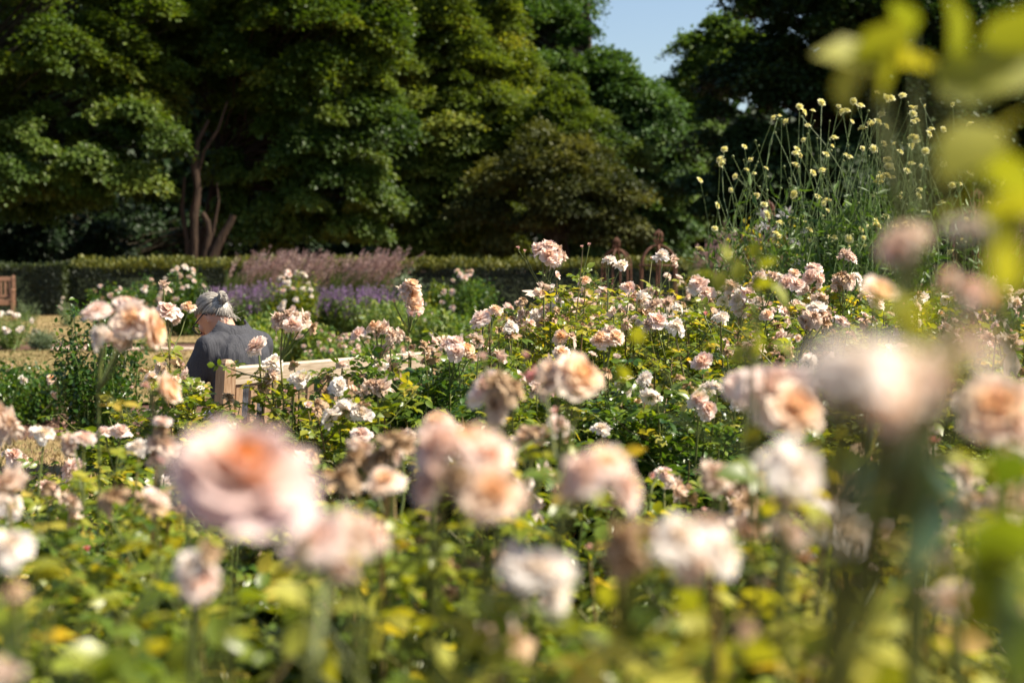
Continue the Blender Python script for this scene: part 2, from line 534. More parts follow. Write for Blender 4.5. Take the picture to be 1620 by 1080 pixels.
def rose_tpl(seed, n=40, opening=1.0, ruffle=0.10, flat=0.0, lop=0.0):
    """A double garden rose, axis +Z, about 1 across. b = 0 at the heart, 1 at the outer rim."""
    r = np.random.default_rng(seed)
    vs, qs, bs = [], [], []
    off = 0
    nu, nv = 5, 5
    for k in range(n):
        t = k / (n - 1)
        phi = k * 2.39996 + r.normal(0, .12)
        tilt = (0.10 + 1.45 * t ** 1.15) * opening + r.normal(0, .10)
        L = (0.22 + 0.34 * t ** .7) * (1 + r.normal(0, .07))
        wd = L * (0.62 + .28 * t) * (1 + r.normal(0, .08))
        r0 = 0.02 + .05 * t
        cup = (0.45 - 1.0 * t) * (1 - flat)
        ph = r.uniform(0, 6.28)
        P = np.zeros((nv, nu, 3))
        B = np.zeros((nv, nu))
        for i in range(nv):
            v = i / (nv - 1)
            ww = wd * (math.sin(min(v * 1.25 + .18, 1.0) * math.pi / 2)) * (1 - .16 * max(v - .75, 0) * 4)
            a = tilt - cup * (v - .35) * 1.1
            y = L * v
            # arc length walk
            out = math.sin(tilt) * y + (math.sin(a) - math.sin(tilt)) * y * .5
            up = math.cos(tilt) * y + (math.cos(a) - math.cos(tilt)) * y * .5
            for j in range(nu):
                u = (j / (nu - 1) - .5) * 2
                rf = ruffle * L * v * v * math.sin(u * 4.2 + ph) + r.normal(0, .012) * v
                bend = (u * u) * ww * (.30 - .18 * t)
                o = r0 + out - bend * math.cos(tilt) + rf * math.cos(tilt)
                z = up + bend * math.sin(tilt) * .9 + rf * math.sin(tilt) - .12 * t
                s = u * ww * .5
                P[i, j] = (o * math.cos(phi) - s * math.sin(phi), o * math.sin(phi) + s * math.cos(phi), z)
                B[i, j] = min(1, max(0, .85 * t ** .8 + .35 * (v - .5)))
        vs.append(P.reshape(-1, 3))
        bs.append(B.ravel())
        for i in range(nv - 1):
            for j in range(nu - 1):
                qs.append([off + i * nu + j, off + i * nu + j + 1, off + (i + 1) * nu + j + 1, off + (i + 1) * nu + j])
        off += nu * nv
    v = np.concatenate(vs)
    b = np.concatenate(bs)
    if lop > 0:
        # blown, lopsided blooms: a bitten flank, a sagging side, a general lean
        a0 = r.uniform(0, 6.28)
        az = np.arctan2(v[:, 1], v[:, 0]) - a0
        rad = np.hypot(v[:, 0], v[:, 1])
        v[:, :2] *= (1 - lop * .45 * np.maximum(np.cos(az), 0) ** 2 + lop * .18 * np.cos(3 * az + 1))[:, None]
        v[:, 2] -= lop * .9 * np.maximum(np.cos(az + 2.2), 0) * rad ** 1.3
        v[:, 2] += lop * .25 * np.sin(az * 2 + rad * 7) * rad
        v += r.normal(0, .010 * (1 + lop), v.shape) * (rad / .4)[:, None]
        qa = np.array(qs)
        k = np.arange(len(qa)) // 16
        gone = {int(i) for i in range(n) if i > n * .45 and r.uniform() < lop * .35}
        qs = [q_ for q_, kk in zip(qs, k) if int(kk) not in gone]
    v[:, 2] -= 0.05
    return v, np.array(qs), None, b


def add_calyx(g, r=0.06):
    g.ball((0, 0, -.20), (r, r, r * 1.4), m=1, a=.4, nu=8, nv=6)
    az = np.arange(5) * 2 * math.pi / 5
    d = np.stack([np.cos(az), np.sin(az), -0.5 + 0 * az], -1)
    g.stamp(LEAF_N, np.tile([[0, 0, -.16]], (5, 1)), frames(d, np.array([0, 0, 1.0])), np.full(5, .26), m=1, a=.5)
    g.tubes(np.array([[[0, 0, -.5], [0, 0, -.3], [0, 0, -.18]]]), np.array([[.022, .022, .03]]), 5, m=1)


BLOOM = {}


def bloom_meshes(kind, mat, seeds, **kw):
    out = []
    for s in seeds:
        g = Geo()
        v, q, _, b = rose_tpl(s, **kw)
        g.add(v, q, None, 0, .5, b)
        add_calyx(g)
        out.append(g.mesh(kind, [M[mat], M['calyx']]))
    BLOOM[kind] = out


def spent_mesh(seed, mat, n=26):
    r = np.random.default_rng(seed)
    v, q, _, b = rose_tpl(seed, n=n, opening=1.15, ruffle=.30, lop=.9)
    v = v + r.normal(0, .022, v.shape)
    v[:, 2] = v[:, 2] * .75 - .28 * np.hypot(v[:, 0], v[:, 1]) ** 1.2
    v *= .86
    g = Geo().add(v, q, None, 0, .5, b)
    add_calyx(g)
    return g.mesh("spent_bloom", [M[mat], M['calyx']])


def bud_mesh(seed, mat, op=.30):
    v, q, _, b = rose_tpl(seed, n=14, opening=op, ruffle=.02)
    v = v * np.array([.75, .75, 1.0])
    g = Geo().add(v, q, None, 0, .5, b)
    add_calyx(g, .085)
    az = np.arange(5) * 2 * math.pi / 5
    d = np.stack([np.cos(az) * .45, np.sin(az) * .45, 1 + 0 * az], -1)
    g.stamp(LEAF_N, np.tile([[0, 0, -.2]], (5, 1)) + d * .05, frames(d, unit(np.stack([np.cos(az), np.sin(az), 0 * az], -1))), np.full(5, .42), m=1, a=.5)
    return g.mesh("rose_bud", [M[mat], M['calyx']])


bloom_meshes('pink', 'pink', (1, 2, 3, 4, 5, 6), n=50, opening=1.08, ruffle=.13, lop=.45)
bloom_meshes('apricot', 'apricot', (11, 12, 13, 14, 15), n=48, opening=1.0, ruffle=.12, lop=.4)
bloom_meshes('white', 'white', (21, 22, 23, 24), n=52, opening=1.12, ruffle=.17, lop=.6)
bloom_meshes('tatty', 'tatty', (31, 32, 33, 34, 35, 36), n=34, opening=1.2, ruffle=.30, lop=1.0)
bloom_meshes('cup', 'apricot', (41, 42), n=30, opening=.62, ruffle=.06)
BLOOM['spent'] = [spent_mesh(s, 'spent') for s in (51, 52, 53, 54, 55)]
BLOOM['bud'] = [bud_mesh(s, 'bud') for s in (61, 62)]
bloom_meshes('half', 'pink', (71, 72, 73), n=26, opening=.48, ruffle=.05, lop=.3)
BLOOM['redbud'] = [bud_mesh(63, 'redbud', .5)]
PART_NAME = {'pink': 'rose_bloom', 'apricot': 'rose_bloom', 'white': 'rose_bloom', 'tatty': 'rose_bloom', 'cup': 'rose_bloom', 'half': 'rose_bloom',
             'spent': 'spent_bloom', 'bud': 'rose_bud', 'redbud': 'rose_bud'}


def put_bloom(kind, pos, size, facing, parent, spin=None, zs=.86):
    me = BLOOM[kind][rng.integers(len(BLOOM[kind]))]
    o = bpy.data.objects.new(PART_NAME[kind], me)
    COL.objects.link(o)
    o.parent = parent
    f = Vector(facing).normalized()
    q = f.to_track_quat('Z', 'Y')
    m = q.to_matrix().to_4x4() @ Matrix.Rotation(rng.uniform(0, 6.28) if spin is None else spin, 4, 'Z')
    sx = size * (1 + rng.normal(0, .05))
    o.matrix_basis = Matrix.Translation(Vector(pos) - Vector(parent.location)) @ m @ Matrix.Diagonal((sx, size * (1 + rng.normal(0, .05)), size * zs * (1 + rng.normal(0, .08)), 1))
    return o


def compound(g, pos, out, n_pairs, size, tint, nbig=None, mat=0, rng_=None):
    """Rose leaves: a rachis with paired leaflets and one at the tip. out = direction of each leaf."""
    N = len(pos)
    if N == 0:
        return
    out = unit(out)
    up = unit(np.array([0, 0, 1.0]) + rng.normal(0, .35, (N, 3)))
    fr = frames(out, up)
    side, nrm = fr[:, :, 0], fr[:, :, 2]
    L = size
    droop = rng.uniform(.05, .35, N)
    along = lambda s: pos + out * (L * s)[:, None] - np.array([0, 0, 1.0]) * (L * droop * s * s)[:, None]
    one = np.ones(N)
    g.tubes(np.stack([along(one * 0), along(one * .35), along(one * .7)], 1), np.full((N, 3), .0011) * np.array([1.3, 1, .7]), 3, m=mat, a=tint)
    P, D, U, Sc, T = [], [], [], [], []
    for s, k in ((.34, .72), (.62, .92)) if n_pairs == 2 else ((.5, .9),):
        for sg in (-1, 1):
            d = unit(side * sg * 1.0 + out * .55 + rng.normal(0, .18, (N, 3)) - np.array([0, 0, .18]))
            P.append(along(one * s))
            D.append(d)
            U.append(unit(nrm + rng.normal(0, .30, (N, 3))))
            Sc.append(L * .46 * k * rng.uniform(.8, 1.15, N))
            T.append(tint + rng.normal(0, .05, N))
    P.append(along(one * .70))
    D.append(unit(out + rng.normal(0, .15, (N, 3)) - np.array([0, 0, 1.0]) * droop[:, None]))
    U.append(unit(nrm + rng.normal(0, .25, (N, 3))))
    Sc.append(L * .52 * rng.uniform(.85, 1.2, N))
    T.append(tint + rng.normal(0, .05, N))
    P, D, U, Sc, T = map(np.concatenate, (P, D, U, Sc, T))
    g.stamp(LEAF, P, frames(D, U), np.stack([Sc * rng.uniform(.85, 1.25, len(Sc)), Sc, Sc], -1), m=mat, a=np.clip(T, 0, 1))


def curve_paths(a, b, m=10, bow=0.25, wob=0.012):
    """Canes that leave the base outward and turn upward."""
    N = len(a)
    t = np.linspace(0, 1, m)
    d = b - a
    hor = d * np.array([1, 1, 0])
    lat = t[None, :] ** (1 - bow)
    p = a[:, None] + np.concatenate([hor[:, None, :2] * lat[..., None], (d[:, None, 2:]) * t[None, :, None]], -1)
    w = rng.normal(0, wob, (N, m, 3)) * np.sin(t * math.pi)[None, :, None]
    return p + w


def keep_clear(P, lim=1.0):
    """True where foliage may stand: nothing in the lens, and near the lens only at the foot and the right side of the view."""
    px, py, d = project(P)
    ok = d > .45
    near = d < 1.25
    inside = (px > -150) & (px < 1440) & (py < 930 - (d - .6) * 180) & (py > -200)
    return ok & ~(near & inside)


def rose_bush(x, y, label, h=1.1, r=.40, n_tip=16, kinds='ptws', n_bloom=9, leafy=1.0, mat='rose_leaf', targets=(), size=.075, shoots=4, leaf=.115, tint=(.38, .17), zlow=.15, group="rose bushes in the long bed", lod=2):
    root = thing('rose_bush', (x, y, 0), label, 'rose bush', group)
    c = np.array([x, y, 0.0])
    n_tip = int(n_tip * (1.45 if y > 1.7 else 1.15))
    ang = rng.uniform(0, 6.28, n_tip)
    rad = r * np.sqrt(rng.uniform(0.02, 1, n_tip))
    tips = np.stack([x + np.cos(ang) * rad, y + np.sin(ang) * rad, h * (1 - .22 * (rad / r) ** 2) * rng.uniform(.78, 1.02, n_tip)], -1)
    heads = [np.array(t[0]) for t in targets]
    stem_tips = np.array([hd - unit(np.array(t[3])) * t[2] * .4 for hd, t in zip(heads, targets)]) if heads else np.zeros((0, 3))
    # each placed bloom has its own cane; its neighbours within a hand's breadth share one
    main, owner = [], []
    for i, s in enumerate(stem_tips):
        j = next((k for k, mi in enumerate(main) if np.linalg.norm(stem_tips[mi] - s) < .13), None)
        if j is None:
            main.append(i)
            owner.append(len(main) - 1)
        else:
            owner.append(j)
    mt = stem_tips[main] if main else np.zeros((0, 3))
    allt = np.concatenate([tips, mt])
    n = len(allt)
    a = np.stack([x + rng.normal(0, .05, n), y + rng.normal(0, .05, n), np.zeros(n)], -1)
    paths = curve_paths(a, allt, 10)
    wood = Geo()
    wood.tubes(paths, np.linspace(.0065, .0026, 10)[None] * rng.uniform(.8, 1.25, (n, 1)), 5, a=rng.uniform(.1, .9, n))
    fork = [(paths[len(tips) + owner[i], 8], s) for i, s in enumerate(stem_tips) if i not in main]
    if fork:
        fa, fb = np.array([f[0] for f in fork]), np.array([f[1] for f in fork])
        wood.tubes(curve_paths(fa, fb, 5, .1, .002), np.full((len(fork), 5), .0022), 4, a=.4)
    # side shoots
    K = shoots
    ti = rng.uniform(.25, .92, (n, K))
    idx = ti * 9
    i0 = np.floor(idx).astype(int)
    fr = (idx - i0)[..., None]
    p0 = (paths[np.arange(n)[:, None], i0] * (1 - fr) + paths[np.arange(n)[:, None], np.minimum(i0 + 1, 9)] * fr).reshape(-1, 3)
    az = rng.uniform(0, 6.28, len(p0))
    ln = rng.uniform(.12, .30, len(p0))
    p1 = p0 + np.stack([np.cos(az) * ln * .8, np.sin(az) * ln * .8, ln * rng.uniform(.2, .8, len(p0))], -1)
    p1[:, 2] = np.minimum(p1[:, 2], h * 1.02)
    sh = curve_paths(p0, p1, 5, .2, .004)
    wood.tubes(sh, np.linspace(.003, .0016, 5)[None] * np.ones((len(sh), 1)), 4, a=rng.uniform(.1, .9, len(sh)))
    # leaves
    fol = Geo()

    def on(paths_, per, lo, hi, szm):
        n_, m_ = paths_.shape[:2]
        t = rng.uniform(lo, hi, (n_, per))
        i = t * (m_ - 1)
        i0 = np.minimum(np.floor(i).astype(int), m_ - 2)
        f = (i - i0)[..., None]
        ar = np.arange(n_)[:, None]
        p = (paths_[ar, i0] * (1 - f) + paths_[ar, i0 + 1] * f).reshape(-1, 3)
        tt = t.ravel()
        az = rng.uniform(0, 6.28, len(p))
        el = rng.uniform(-.25, .75, len(p))
        d = np.stack([np.cos(az) * np.cos(el), np.sin(az) * np.cos(el), np.sin(el)], -1)
        k = (p[:, 2] > zlow) & keep_clear(p + d * .06)
        p, d, tt = p[k], d[k], tt[k]
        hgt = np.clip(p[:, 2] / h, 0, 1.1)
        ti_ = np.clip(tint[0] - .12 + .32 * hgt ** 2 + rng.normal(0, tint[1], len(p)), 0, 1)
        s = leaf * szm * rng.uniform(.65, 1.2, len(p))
        if lod == 2:
            big = rng.uniform(0, 1, len(p)) < .6
            compound(fol, p[big], d[big], 2, s[big], ti_[big])
            compound(fol, p[~big], d[~big], 1, s[~big] * .85, ti_[~big])
        else:
            compound(fol, p, d, 1, s * 1.1, ti_)
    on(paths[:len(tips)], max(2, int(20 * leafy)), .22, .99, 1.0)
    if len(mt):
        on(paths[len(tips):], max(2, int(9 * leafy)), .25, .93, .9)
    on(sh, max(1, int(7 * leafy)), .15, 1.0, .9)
    part('stem', wood, M['cane'], root)
    if fol.n:
        part('foliage', fol, M[mat], root)
    for hd, t in zip(heads, targets):
        put_bloom(t[1], hd, t[2], t[3], root, zs=1.0 if t[1] in ('bud', 'cup', 'redbud', 'hero') else t[4] if len(t) > 4 else .85)
    km = {'p': 'pink', 't': 'tatty', 'w': 'white', 's': 'spent', 'a': 'apricot', 'b': 'bud', 'r': 'redbud', 'c': 'cup'}
    nb = 0
    order = np.argsort(-tips[:, 2])
    ti_ = 0
    while nb < n_bloom and ti_ < len(order):
        tp = tips[order[ti_]]
        ti_ += 1
        if not keep_clear(tp[None])[0]:
            continue
        k0 = kinds[rng.integers(len(kinds))]
        cluster = min(n_bloom - nb, int(rng.integers(1, 5)))
        for c_ in range(cluster):
            k = k0 if rng.uniform() < .55 else kinds[rng.integers(len(kinds))]
            kd = km[k]
            u_ = rng.uniform()
            if u_ < .20:
                kd = 'bud'
            elif u_ < .36:
                kd = 'half'
            elif u_ < .42:
                kd = 'cup'
            off = np.array([rng.normal(0, .035), rng.normal(0, .035), rng.uniform(-.02, .04)]) if c_ else np.array([0, 0, .02])
            fac = (rng.normal(.15, .6), rng.normal(-.1, .6), rng.uniform(.35, 1.2))
            sz = size * rng.uniform(.55, 1.12) * (.42 if kd in ('bud', 'redbud') else .75 if kd in ('half', 'cup') else .8 if kd == 'spent' else 1)
            put_bloom(kd, tp + off, sz, fac, root)
            nb += 1
    return root


# ------------------------------------------------------------------ trees
def tree(name, label, x, y, lobes, mat, leaf=.15, trunk_r=.35, n_clump=120, per=420, clump=.95, bark='dark_bark', tpl=None, trunk_top=None, lean=(0, 0), tints=(.45, .22), group=None, cat='tree', flat=.62, extra=None, face=True, inner=.25):
    """lobes: list of (centre, radii): the crown's outline as a few overlapping masses of leafy boughs."""
    root = thing(name, (x, y, 0), label, cat, group)
    tpl = tpl or DIA_W
    lob = [(np.array(c, float), np.array(r_, float)) for c, r_ in lobes]
    ctr = np.mean([c for c, _ in lob], 0)
    top = trunk_top or ctr[2]
    vol = np.array([r_[0] * r_[2] for _, r_ in lob])
    pick = rng.choice(len(lob), n_clump, p=vol / vol.sum())
    C = []
    for i in pick:
        c, r_ = lob[i]
        for _ in range(6):
            d = unit(rng.normal(0, 1, 3))
            if face and d[1] > .35 and rng.uniform() < .75:
                d[1] *= -1
            rr = rng.uniform(.72, 1.0) if rng.uniform() > inner else rng.uniform(.25, .75)
            p = c + d * r_ * rr
            if not any(np.sum(((p - c2) / r2) ** 2) < .55 for j, (c2, r2) in enumerate(lob) if j != i):
                break
        C.append(p)
    C = np.array(C)
    C[:, 2] = np.maximum(C[:, 2], clump * .7)
    wood = Geo()
    tp = np.linspace(0, 1, 12)
    base = np.array([x, y, 0.0])
    tt = np.array([ctr[0] * .6 + x * .4 + lean[0], ctr[1] * .6 + y * .4, top])
    tk = base[None] + (tt - base)[None] * tp[:, None] + rng.normal(0, trunk_r * .18, (12, 3)) * np.array([1, 1, 0]) * np.sin(tp * 3)[:, None]
    wood.tubes(tk[None], (trunk_r * (1.0 - .72 * tp) + trunk_r * .5 * np.exp(-tp * 14))[None], 12)
    k = np.clip((C[:, 2] - .8) / top * 9, 5, 10)
    st = tk[k.astype(int)]
    lp = curve_paths(st, C, 7, -.2, .07)
    ln = np.linalg.norm(C - st, axis=1)
    wood.tubes(lp, np.clip(ln * .014, .015, trunk_r * .28)[:, None] * np.linspace(1, .18, 7)[None], 5)
    if extra:
        extra(wood)
    part('trunk', wood, M[bark], root)
    # crown
    g = Geo()
    nC = len(C)
    cs = clump * rng.uniform(.45, 1.5, nC)
    N = nC * per
    ci = np.repeat(np.arange(nC), per)
    d = unit(rng.normal(0, 1, (N, 3)))
    up = d[:, 2] < 0
    d[up, 2] *= np.where(rng.uniform(0, 1, up.sum()) < .6, -1, .5)
    rr = rng.uniform(0, 1, N) ** .38
    # sub-tufts, so each bough breaks into sprays of leaves
    nt_ = 9
    tuft = unit(rng.normal(0, 1, (nC, nt_, 3)))
    tuft[..., 2] = np.abs(tuft[..., 2]) * .9 - .15
    tf = tuft[ci, rng.integers(0, nt_, N)]
    out = unit(C - ctr)
    p = C[ci] + (tf * .62 * rng.uniform(.5, 1.25, N)[:, None] + d * .46 * rr[:, None]) * cs[ci][:, None] * np.array([1, 1, flat])
    p = p + out[ci] * (cs[ci] * .2)[:, None]
    p[:, 2] -= .30 * cs[ci] * (np.linalg.norm((p - C[ci])[:, :2], axis=1) / cs[ci]) ** 2
    dirs = unit(d * np.array([1, 1, .4]) + out[ci] * .7 + rng.normal(0, .45, (N, 3)) - np.array([0, 0, .35]))
    ups = unit(np.array([0, 0, .8]) + d * .5 + out[ci] * .5 + rng.normal(0, .38, (N, 3)))
    keep = p[:, 2] > .25
    tn = np.clip(rng.normal(tints[0], tints[1] * .6, N) + rng.normal(0, tints[1], nC)[ci], 0, 1)
    sc = leaf * rng.uniform(.65, 1.25, N)
    g.stamp(tpl, p[keep], frames(dirs[keep], ups[keep]), sc[keep], a=tn[keep])
    part('crown', g, M[mat], root)
    return root


def lobe(px, py, rx, ry, D, depth=None):
    """A crown mass seen at photo pixel (px, py) with pixel radii, at distance D."""
    c = at(px, py, D)
    s = D / F
    return (tuple(c), (rx * s, (depth or rx * s * .8), ry * s))

# ------------------------------------------------------------------ ground
U2 = np.array([0.646, 0.763])          # along the bench
NB = np.array([0.763, -0.646])         # behind the bench's back (towards the roses)
P0 = np.array([-1.36, 6.60])           # the bench's nearer rear post


def sheet(name, poly, z, mat, kind='structure', sub=None):
    g = Geo()
    if len(poly) == 4:
        P = np.array(poly, float)
        n = sub or 1
        s = np.linspace(0, 1, n + 1)
        A = P[0] * (1 - s)[:, None] + P[3] * s[:, None]
        B = P[1] * (1 - s)[:, None] + P[2] * s[:, None]
        v = A[:, None] * (1 - s)[None, :, None] + B[:, None] * s[None, :, None]
        v = np.concatenate([v, np.full((n + 1, n + 1, 1), z)], -1).reshape(-1, 3)
        q = [[i * (n + 1) + j, i * (n + 1) + j + 1, (i + 1) * (n + 1) + j + 1, (i + 1) * (n + 1) + j] for i in range(n) for j in range(n)]
        g.add(v, q)
    o = part(name, g, mat, None)
    return tag(o, kind=kind)


sheet('ground', [(-300, -60), (300, -60), (300, 400), (-300, 400)], 0.0, M['soil'])
sheet('lawn', [(-13.0, 13.2), (1.2, 13.2), (1.2, 20.2), (-13.0, 20.2)], .030, M['lawn'])
sheet('lawn', [(-13.0, 22.2), (-2.6, 22.2), (-2.6, 33.5), (-13.0, 33.5)], .026, M['lawn'])
e0 = P0 + U2 * -3.2 - NB * .12
e1 = P0 + U2 * 4.6 - NB * .12
sheet('lawn', [(-7.5, e0[1]), tuple(e0), tuple(e1), (-7.5, 10.9)], .022, M['lawn'])
sheet('path', [(-6.6, 20.25), (-3.2, 20.25), (-3.2, 20.75), (-6.6, 20.75)], .05, M['stone'])


def blades(name, n, region, h, mat, tpl=DIA_N, label=None):
    """Short grass over a set of rectangles or quads (uniform in each)."""
    g = Geo()
    P = []
    for quad, share in region:
        k = int(n * share)
        s, t = rng.uniform(0, 1, (k, 1)), rng.uniform(0, 1, (k, 1))
        q = np.array(quad, float)
        xy = (q[0] * (1 - s) + q[1] * s) * (1 - t) + (q[3] * (1 - s) + q[2] * s) * t
        P.append(xy)
    P = np.concatenate(P)
    N = len(P)
    pos = np.concatenate([P, np.full((N, 1), .02)], 1)
    d = np.stack([rng.normal(0, .5, N), rng.normal(0, .5, N), np.ones(N)], -1)
    up = rng.normal(0, 1, (N, 3))
    g.stamp(tpl, pos, frames(d, up), h * rng.uniform(.5, 1.3, N), a=np.clip(rng.normal(.55, .25, N) + .25 * np.sin(P[:, 0] * 1.3 + P[:, 1] * .7), 0, 1))
    o = part(name, g, mat, None)
    return tag(o, kind='stuff')


blades('grass', 90000, [([(-13, 13.2), (-2, 13.2), (-2, 20.2), (-13, 20.2)], .38),
                        ([(-13, 22.2), (-2.6, 22.2), (-2.6, 33), (-13, 33)], .22),
                        ([(-7.5, e0[1]), tuple(e0), tuple(e1), (-7.5, 10.9)], .40)], .05, M['grass'])

# chips and fallen leaves on the soil
g = Geo()
N = 26000
px_ = rng.uniform(-4.5, 4.5, N)
py_ = rng.uniform(2.5, 12, N)
pos = np.stack([px_, py_, rng.uniform(.004, .03, N)], -1)
g.stamp(DIA, pos, frames(rng.normal(0, 1, (N, 3)) * [1, 1, .4], np.array([0, 0, 1.0]) + rng.normal(0, .5, (N, 3))), rng.uniform(.015, .05, N), a=rng.uniform(0, 1, N))
tag(part('mulch', g, leaf_mat("bark chip", [(0, (.05, .022, .014)), (.6, (.17, .08, .05)), (1, (.36, .24, .16))], rough=.8, trans=0), None), kind='stuff')

# ------------------------------------------------------------------ hedge
def hedge(label, x0, x1, y0, y1, h, shoot, n, tints=(.25, .15)):
    root = thing('hedge', ((x0 + x1) / 2, (y0 + y1) / 2, 0), label, 'hedge')
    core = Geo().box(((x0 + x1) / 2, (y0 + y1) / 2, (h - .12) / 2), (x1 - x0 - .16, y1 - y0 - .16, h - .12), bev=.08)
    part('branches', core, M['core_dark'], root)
    g = Geo()
    a_f, a_t = (x1 - x0) * h, (x1 - x0) * (y1 - y0)
    nf, nt_ = int(n * .55), int(n * .45)
    X = rng.uniform(x0, x1, nf)
    Z = rng.uniform(0, h, nf)
    bump_ = .05 * np.sin(X * 2.1) + .04 * np.sin(X * 5.3 + Z * 4)
    pf = np.stack([X, y0 + rng.uniform(-.02, .14, nf) + bump_, Z], -1)
    df = np.stack([rng.normal(0, .6, nf), -np.abs(rng.normal(.2, .2, nf)), rng.normal(.9, .4, nf)], -1)
    g.stamp(DIA, pf, frames(df, np.array([0, -1.0, .25]) + rng.normal(0, .22, (nf, 3))), .055 * rng.uniform(.6, 1.3, nf), a=np.clip(rng.normal(tints[0] - .2, tints[1] * .5, nf), 0, 1))  # front leaves tinted near black: the front's shade is painted into their colour
    X = rng.uniform(x0, x1, nt_)
    Y = rng.uniform(y0, y1, nt_)
    ht = h + .03 * np.sin(X * 3) + .02 * np.sin(X * 9)
    pt = np.stack([X, Y, ht + rng.uniform(-.12, shoot, nt_) * rng.uniform(.2, 1, nt_)], -1)
    dt = np.stack([rng.normal(0, .35, nt_), rng.normal(0, .35, nt_), np.ones(nt_)], -1)
    g.stamp(DIA, pt, frames(dt, rng.normal(0, 1, (nt_, 3))), .075 * rng.uniform(.6, 1.4, nt_), a=np.clip(rng.normal(tints[0] + .55, .16, nt_), 0, 1))  # top shoots tinted much brighter: sunlight painted into their colour
    X = np.concatenate([np.full(n // 10, x0), np.full(n // 10, x1)])
    m_ = len(X)
    pe = np.stack([X + rng.normal(0, .03, m_), rng.uniform(y0, y1, m_), rng.uniform(0, h, m_)], -1)
    g.stamp(DIA, pe, frames(rng.normal(0, 1, (m_, 3)), rng.normal(0, 1, (m_, 3))), .06 * rng.uniform(.6, 1.3, m_), a=rng.uniform(.1, .5, m_))
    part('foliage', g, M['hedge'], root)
    return root


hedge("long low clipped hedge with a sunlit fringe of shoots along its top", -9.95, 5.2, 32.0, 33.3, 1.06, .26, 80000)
hedge("dark shaded hedge block behind the small bench at the lawn's far corner", -16.5, -10.0, 31.6, 33.0, 1.10, .06, 26000, tints=(-.25, .1))  # lowered tints paint this block's shade into its leaf colour

# ------------------------------------------------------------------ trees
def fork(wood):
    """The reddish forked stump trunks beside the oak's trunk."""
    D = 37.2
    P = lambda px, py, d=D: at(px, py, d)
    wood.tubes([np.array([P(322, 425), P(326, 395), P(331, 372), P(329, 352), P(320, 337)])], [[.13, .11, .10, .09, .07]], 9, cap=True)
    wood.tubes([np.array([P(328, 425), P(340, 398), P(352, 372), P(362, 356), P(369, 340)])], [[.17, .14, .12, .10, .09]], 9, cap=True)
    wood.tubes([np.array([P(306, 425), P(309, 385), P(307, 340), P(313, 300), P(308, 262), P(312, 225), P(330, 190)])], [[.15, .12, .13, .10, .11, .07, .04]], 10)
    wood.tubes([np.array([P(331, 405), P(335, 380), P(340, 350), P(346, 318), P(343, 290)])], [[.06, .05, .05, .03, .02]], 7)
    wood.tubes([np.array([P(311, 285), P(322, 240), P(345, 205), P(360, 160)])], [[.06, .05, .04, .02]], 7)
    wood.tubes([np.array([P(300, 425), P(296, 380), P(288, 330), P(292, 280)])], [[.09, .07, .06, .04]], 7)


tree('oak_tree', "broad oak with low boughs sweeping down over the hedge on the left", -17.5, 41.5,
     [lobe(30, 120, 190, 215, 38), lobe(185, 70, 130, 150, 38.5), lobe(200, 240, 75, 85, 37), lobe(60, 270, 110, 85, 37), lobe(-80, 60, 200, 260, 40)],
     'oak', leaf=.125, trunk_r=.3, n_clump=240, per=1000, clump=.74, tpl=OAK, trunk_top=8, tints=(.50, .16), flat=.8)
tree('oak_tree', "spreading oak with a red brown leaning trunk showing through its leaves", at(300, 420, 41)[0], 41.0,
     [lobe(480, 60, 150, 180, 39.5), lobe(520, 220, 105, 150, 39), lobe(340, 40, 110, 110, 40.5), lobe(440, 300, 90, 105, 40), lobe(560, 340, 55, 60, 39.5), lobe(400, 180, 90, 90, 41.5)],
     'oak', leaf=.122, trunk_r=.20, n_clump=260, per=1000, clump=.74, bark='bark', tpl=OAK, trunk_top=8.5, lean=(.3, 0), extra=fork, tints=(.56, .16), flat=.8)
tree('lime_tree', "tall yellow green lime standing between the oak and the dark tree", at(705, 400, 49)[0], 49.0,
     [lobe(690, 20, 115, 170, 48), lobe(700, 180, 120, 150, 47.5), lobe(715, 310, 95, 100, 47.5), lobe(780, 170, 55, 90, 48), lobe(640, 330, 55, 80, 47)],
     'lime', leaf=.115, trunk_r=.3, n_clump=290, per=950, clump=.85, trunk_top=10, tints=(.50, .18))
tree('willow_tree', "small pale feathery tree with a pointed top in front of the dark tree", at(895, 400, 46)[0], 46.0,
     [lobe(885, 215, 48, 85, 46), lobe(930, 265, 70, 80, 46), lobe(840, 225, 45, 60, 46.4)],
     'lime', leaf=.12, trunk_r=.18, n_clump=90, per=620, clump=.7, trunk_top=5, tpl=DIA, tints=(.40, .15))
tree('beech_tree', "low bronze leaved bushy tree at the foot of the lime tree", at(880, 410, 44)[0], 44.0,
     [lobe(880, 300, 90, 95, 44), lobe(960, 330, 50, 70, 44), lobe(800, 330, 50, 70, 44.3)],
     'bronze_tree', leaf=.12, trunk_r=.2, n_clump=110, per=600, clump=.7, trunk_top=4, tpl=DIA, tints=(.42, .2))
tree('dark_tree', "tall dark green tree with a rounded shoulder beside the gap of sky", at(930, 400, 62)[0], 62.0,
     [lobe(810, 50, 110, 150, 62), lobe(865, 140, 100, 120, 60.5), lobe(975, 200, 62, 100, 60), lobe(1030, 290, 50, 110, 59.5), lobe(960, 300, 110, 110, 60)],
     'mid_tree', leaf=.17, trunk_r=.4, n_clump=280, per=760, clump=1.15, trunk_top=12, tints=(.42, .2))
tree('maple_tree', "light green tree just right of the gap of sky, farther off", at(1140, 400, 66)[0], 66.0,
     [lobe(1138, 98, 58, 62, 66), lobe(1100, 190, 40, 70, 66), lobe(1100, 290, 50, 110, 66)],
     'mid_tree', leaf=.2, trunk_r=.4, n_clump=100, per=560, clump=1.1, trunk_top=12, tints=(.75, .15))
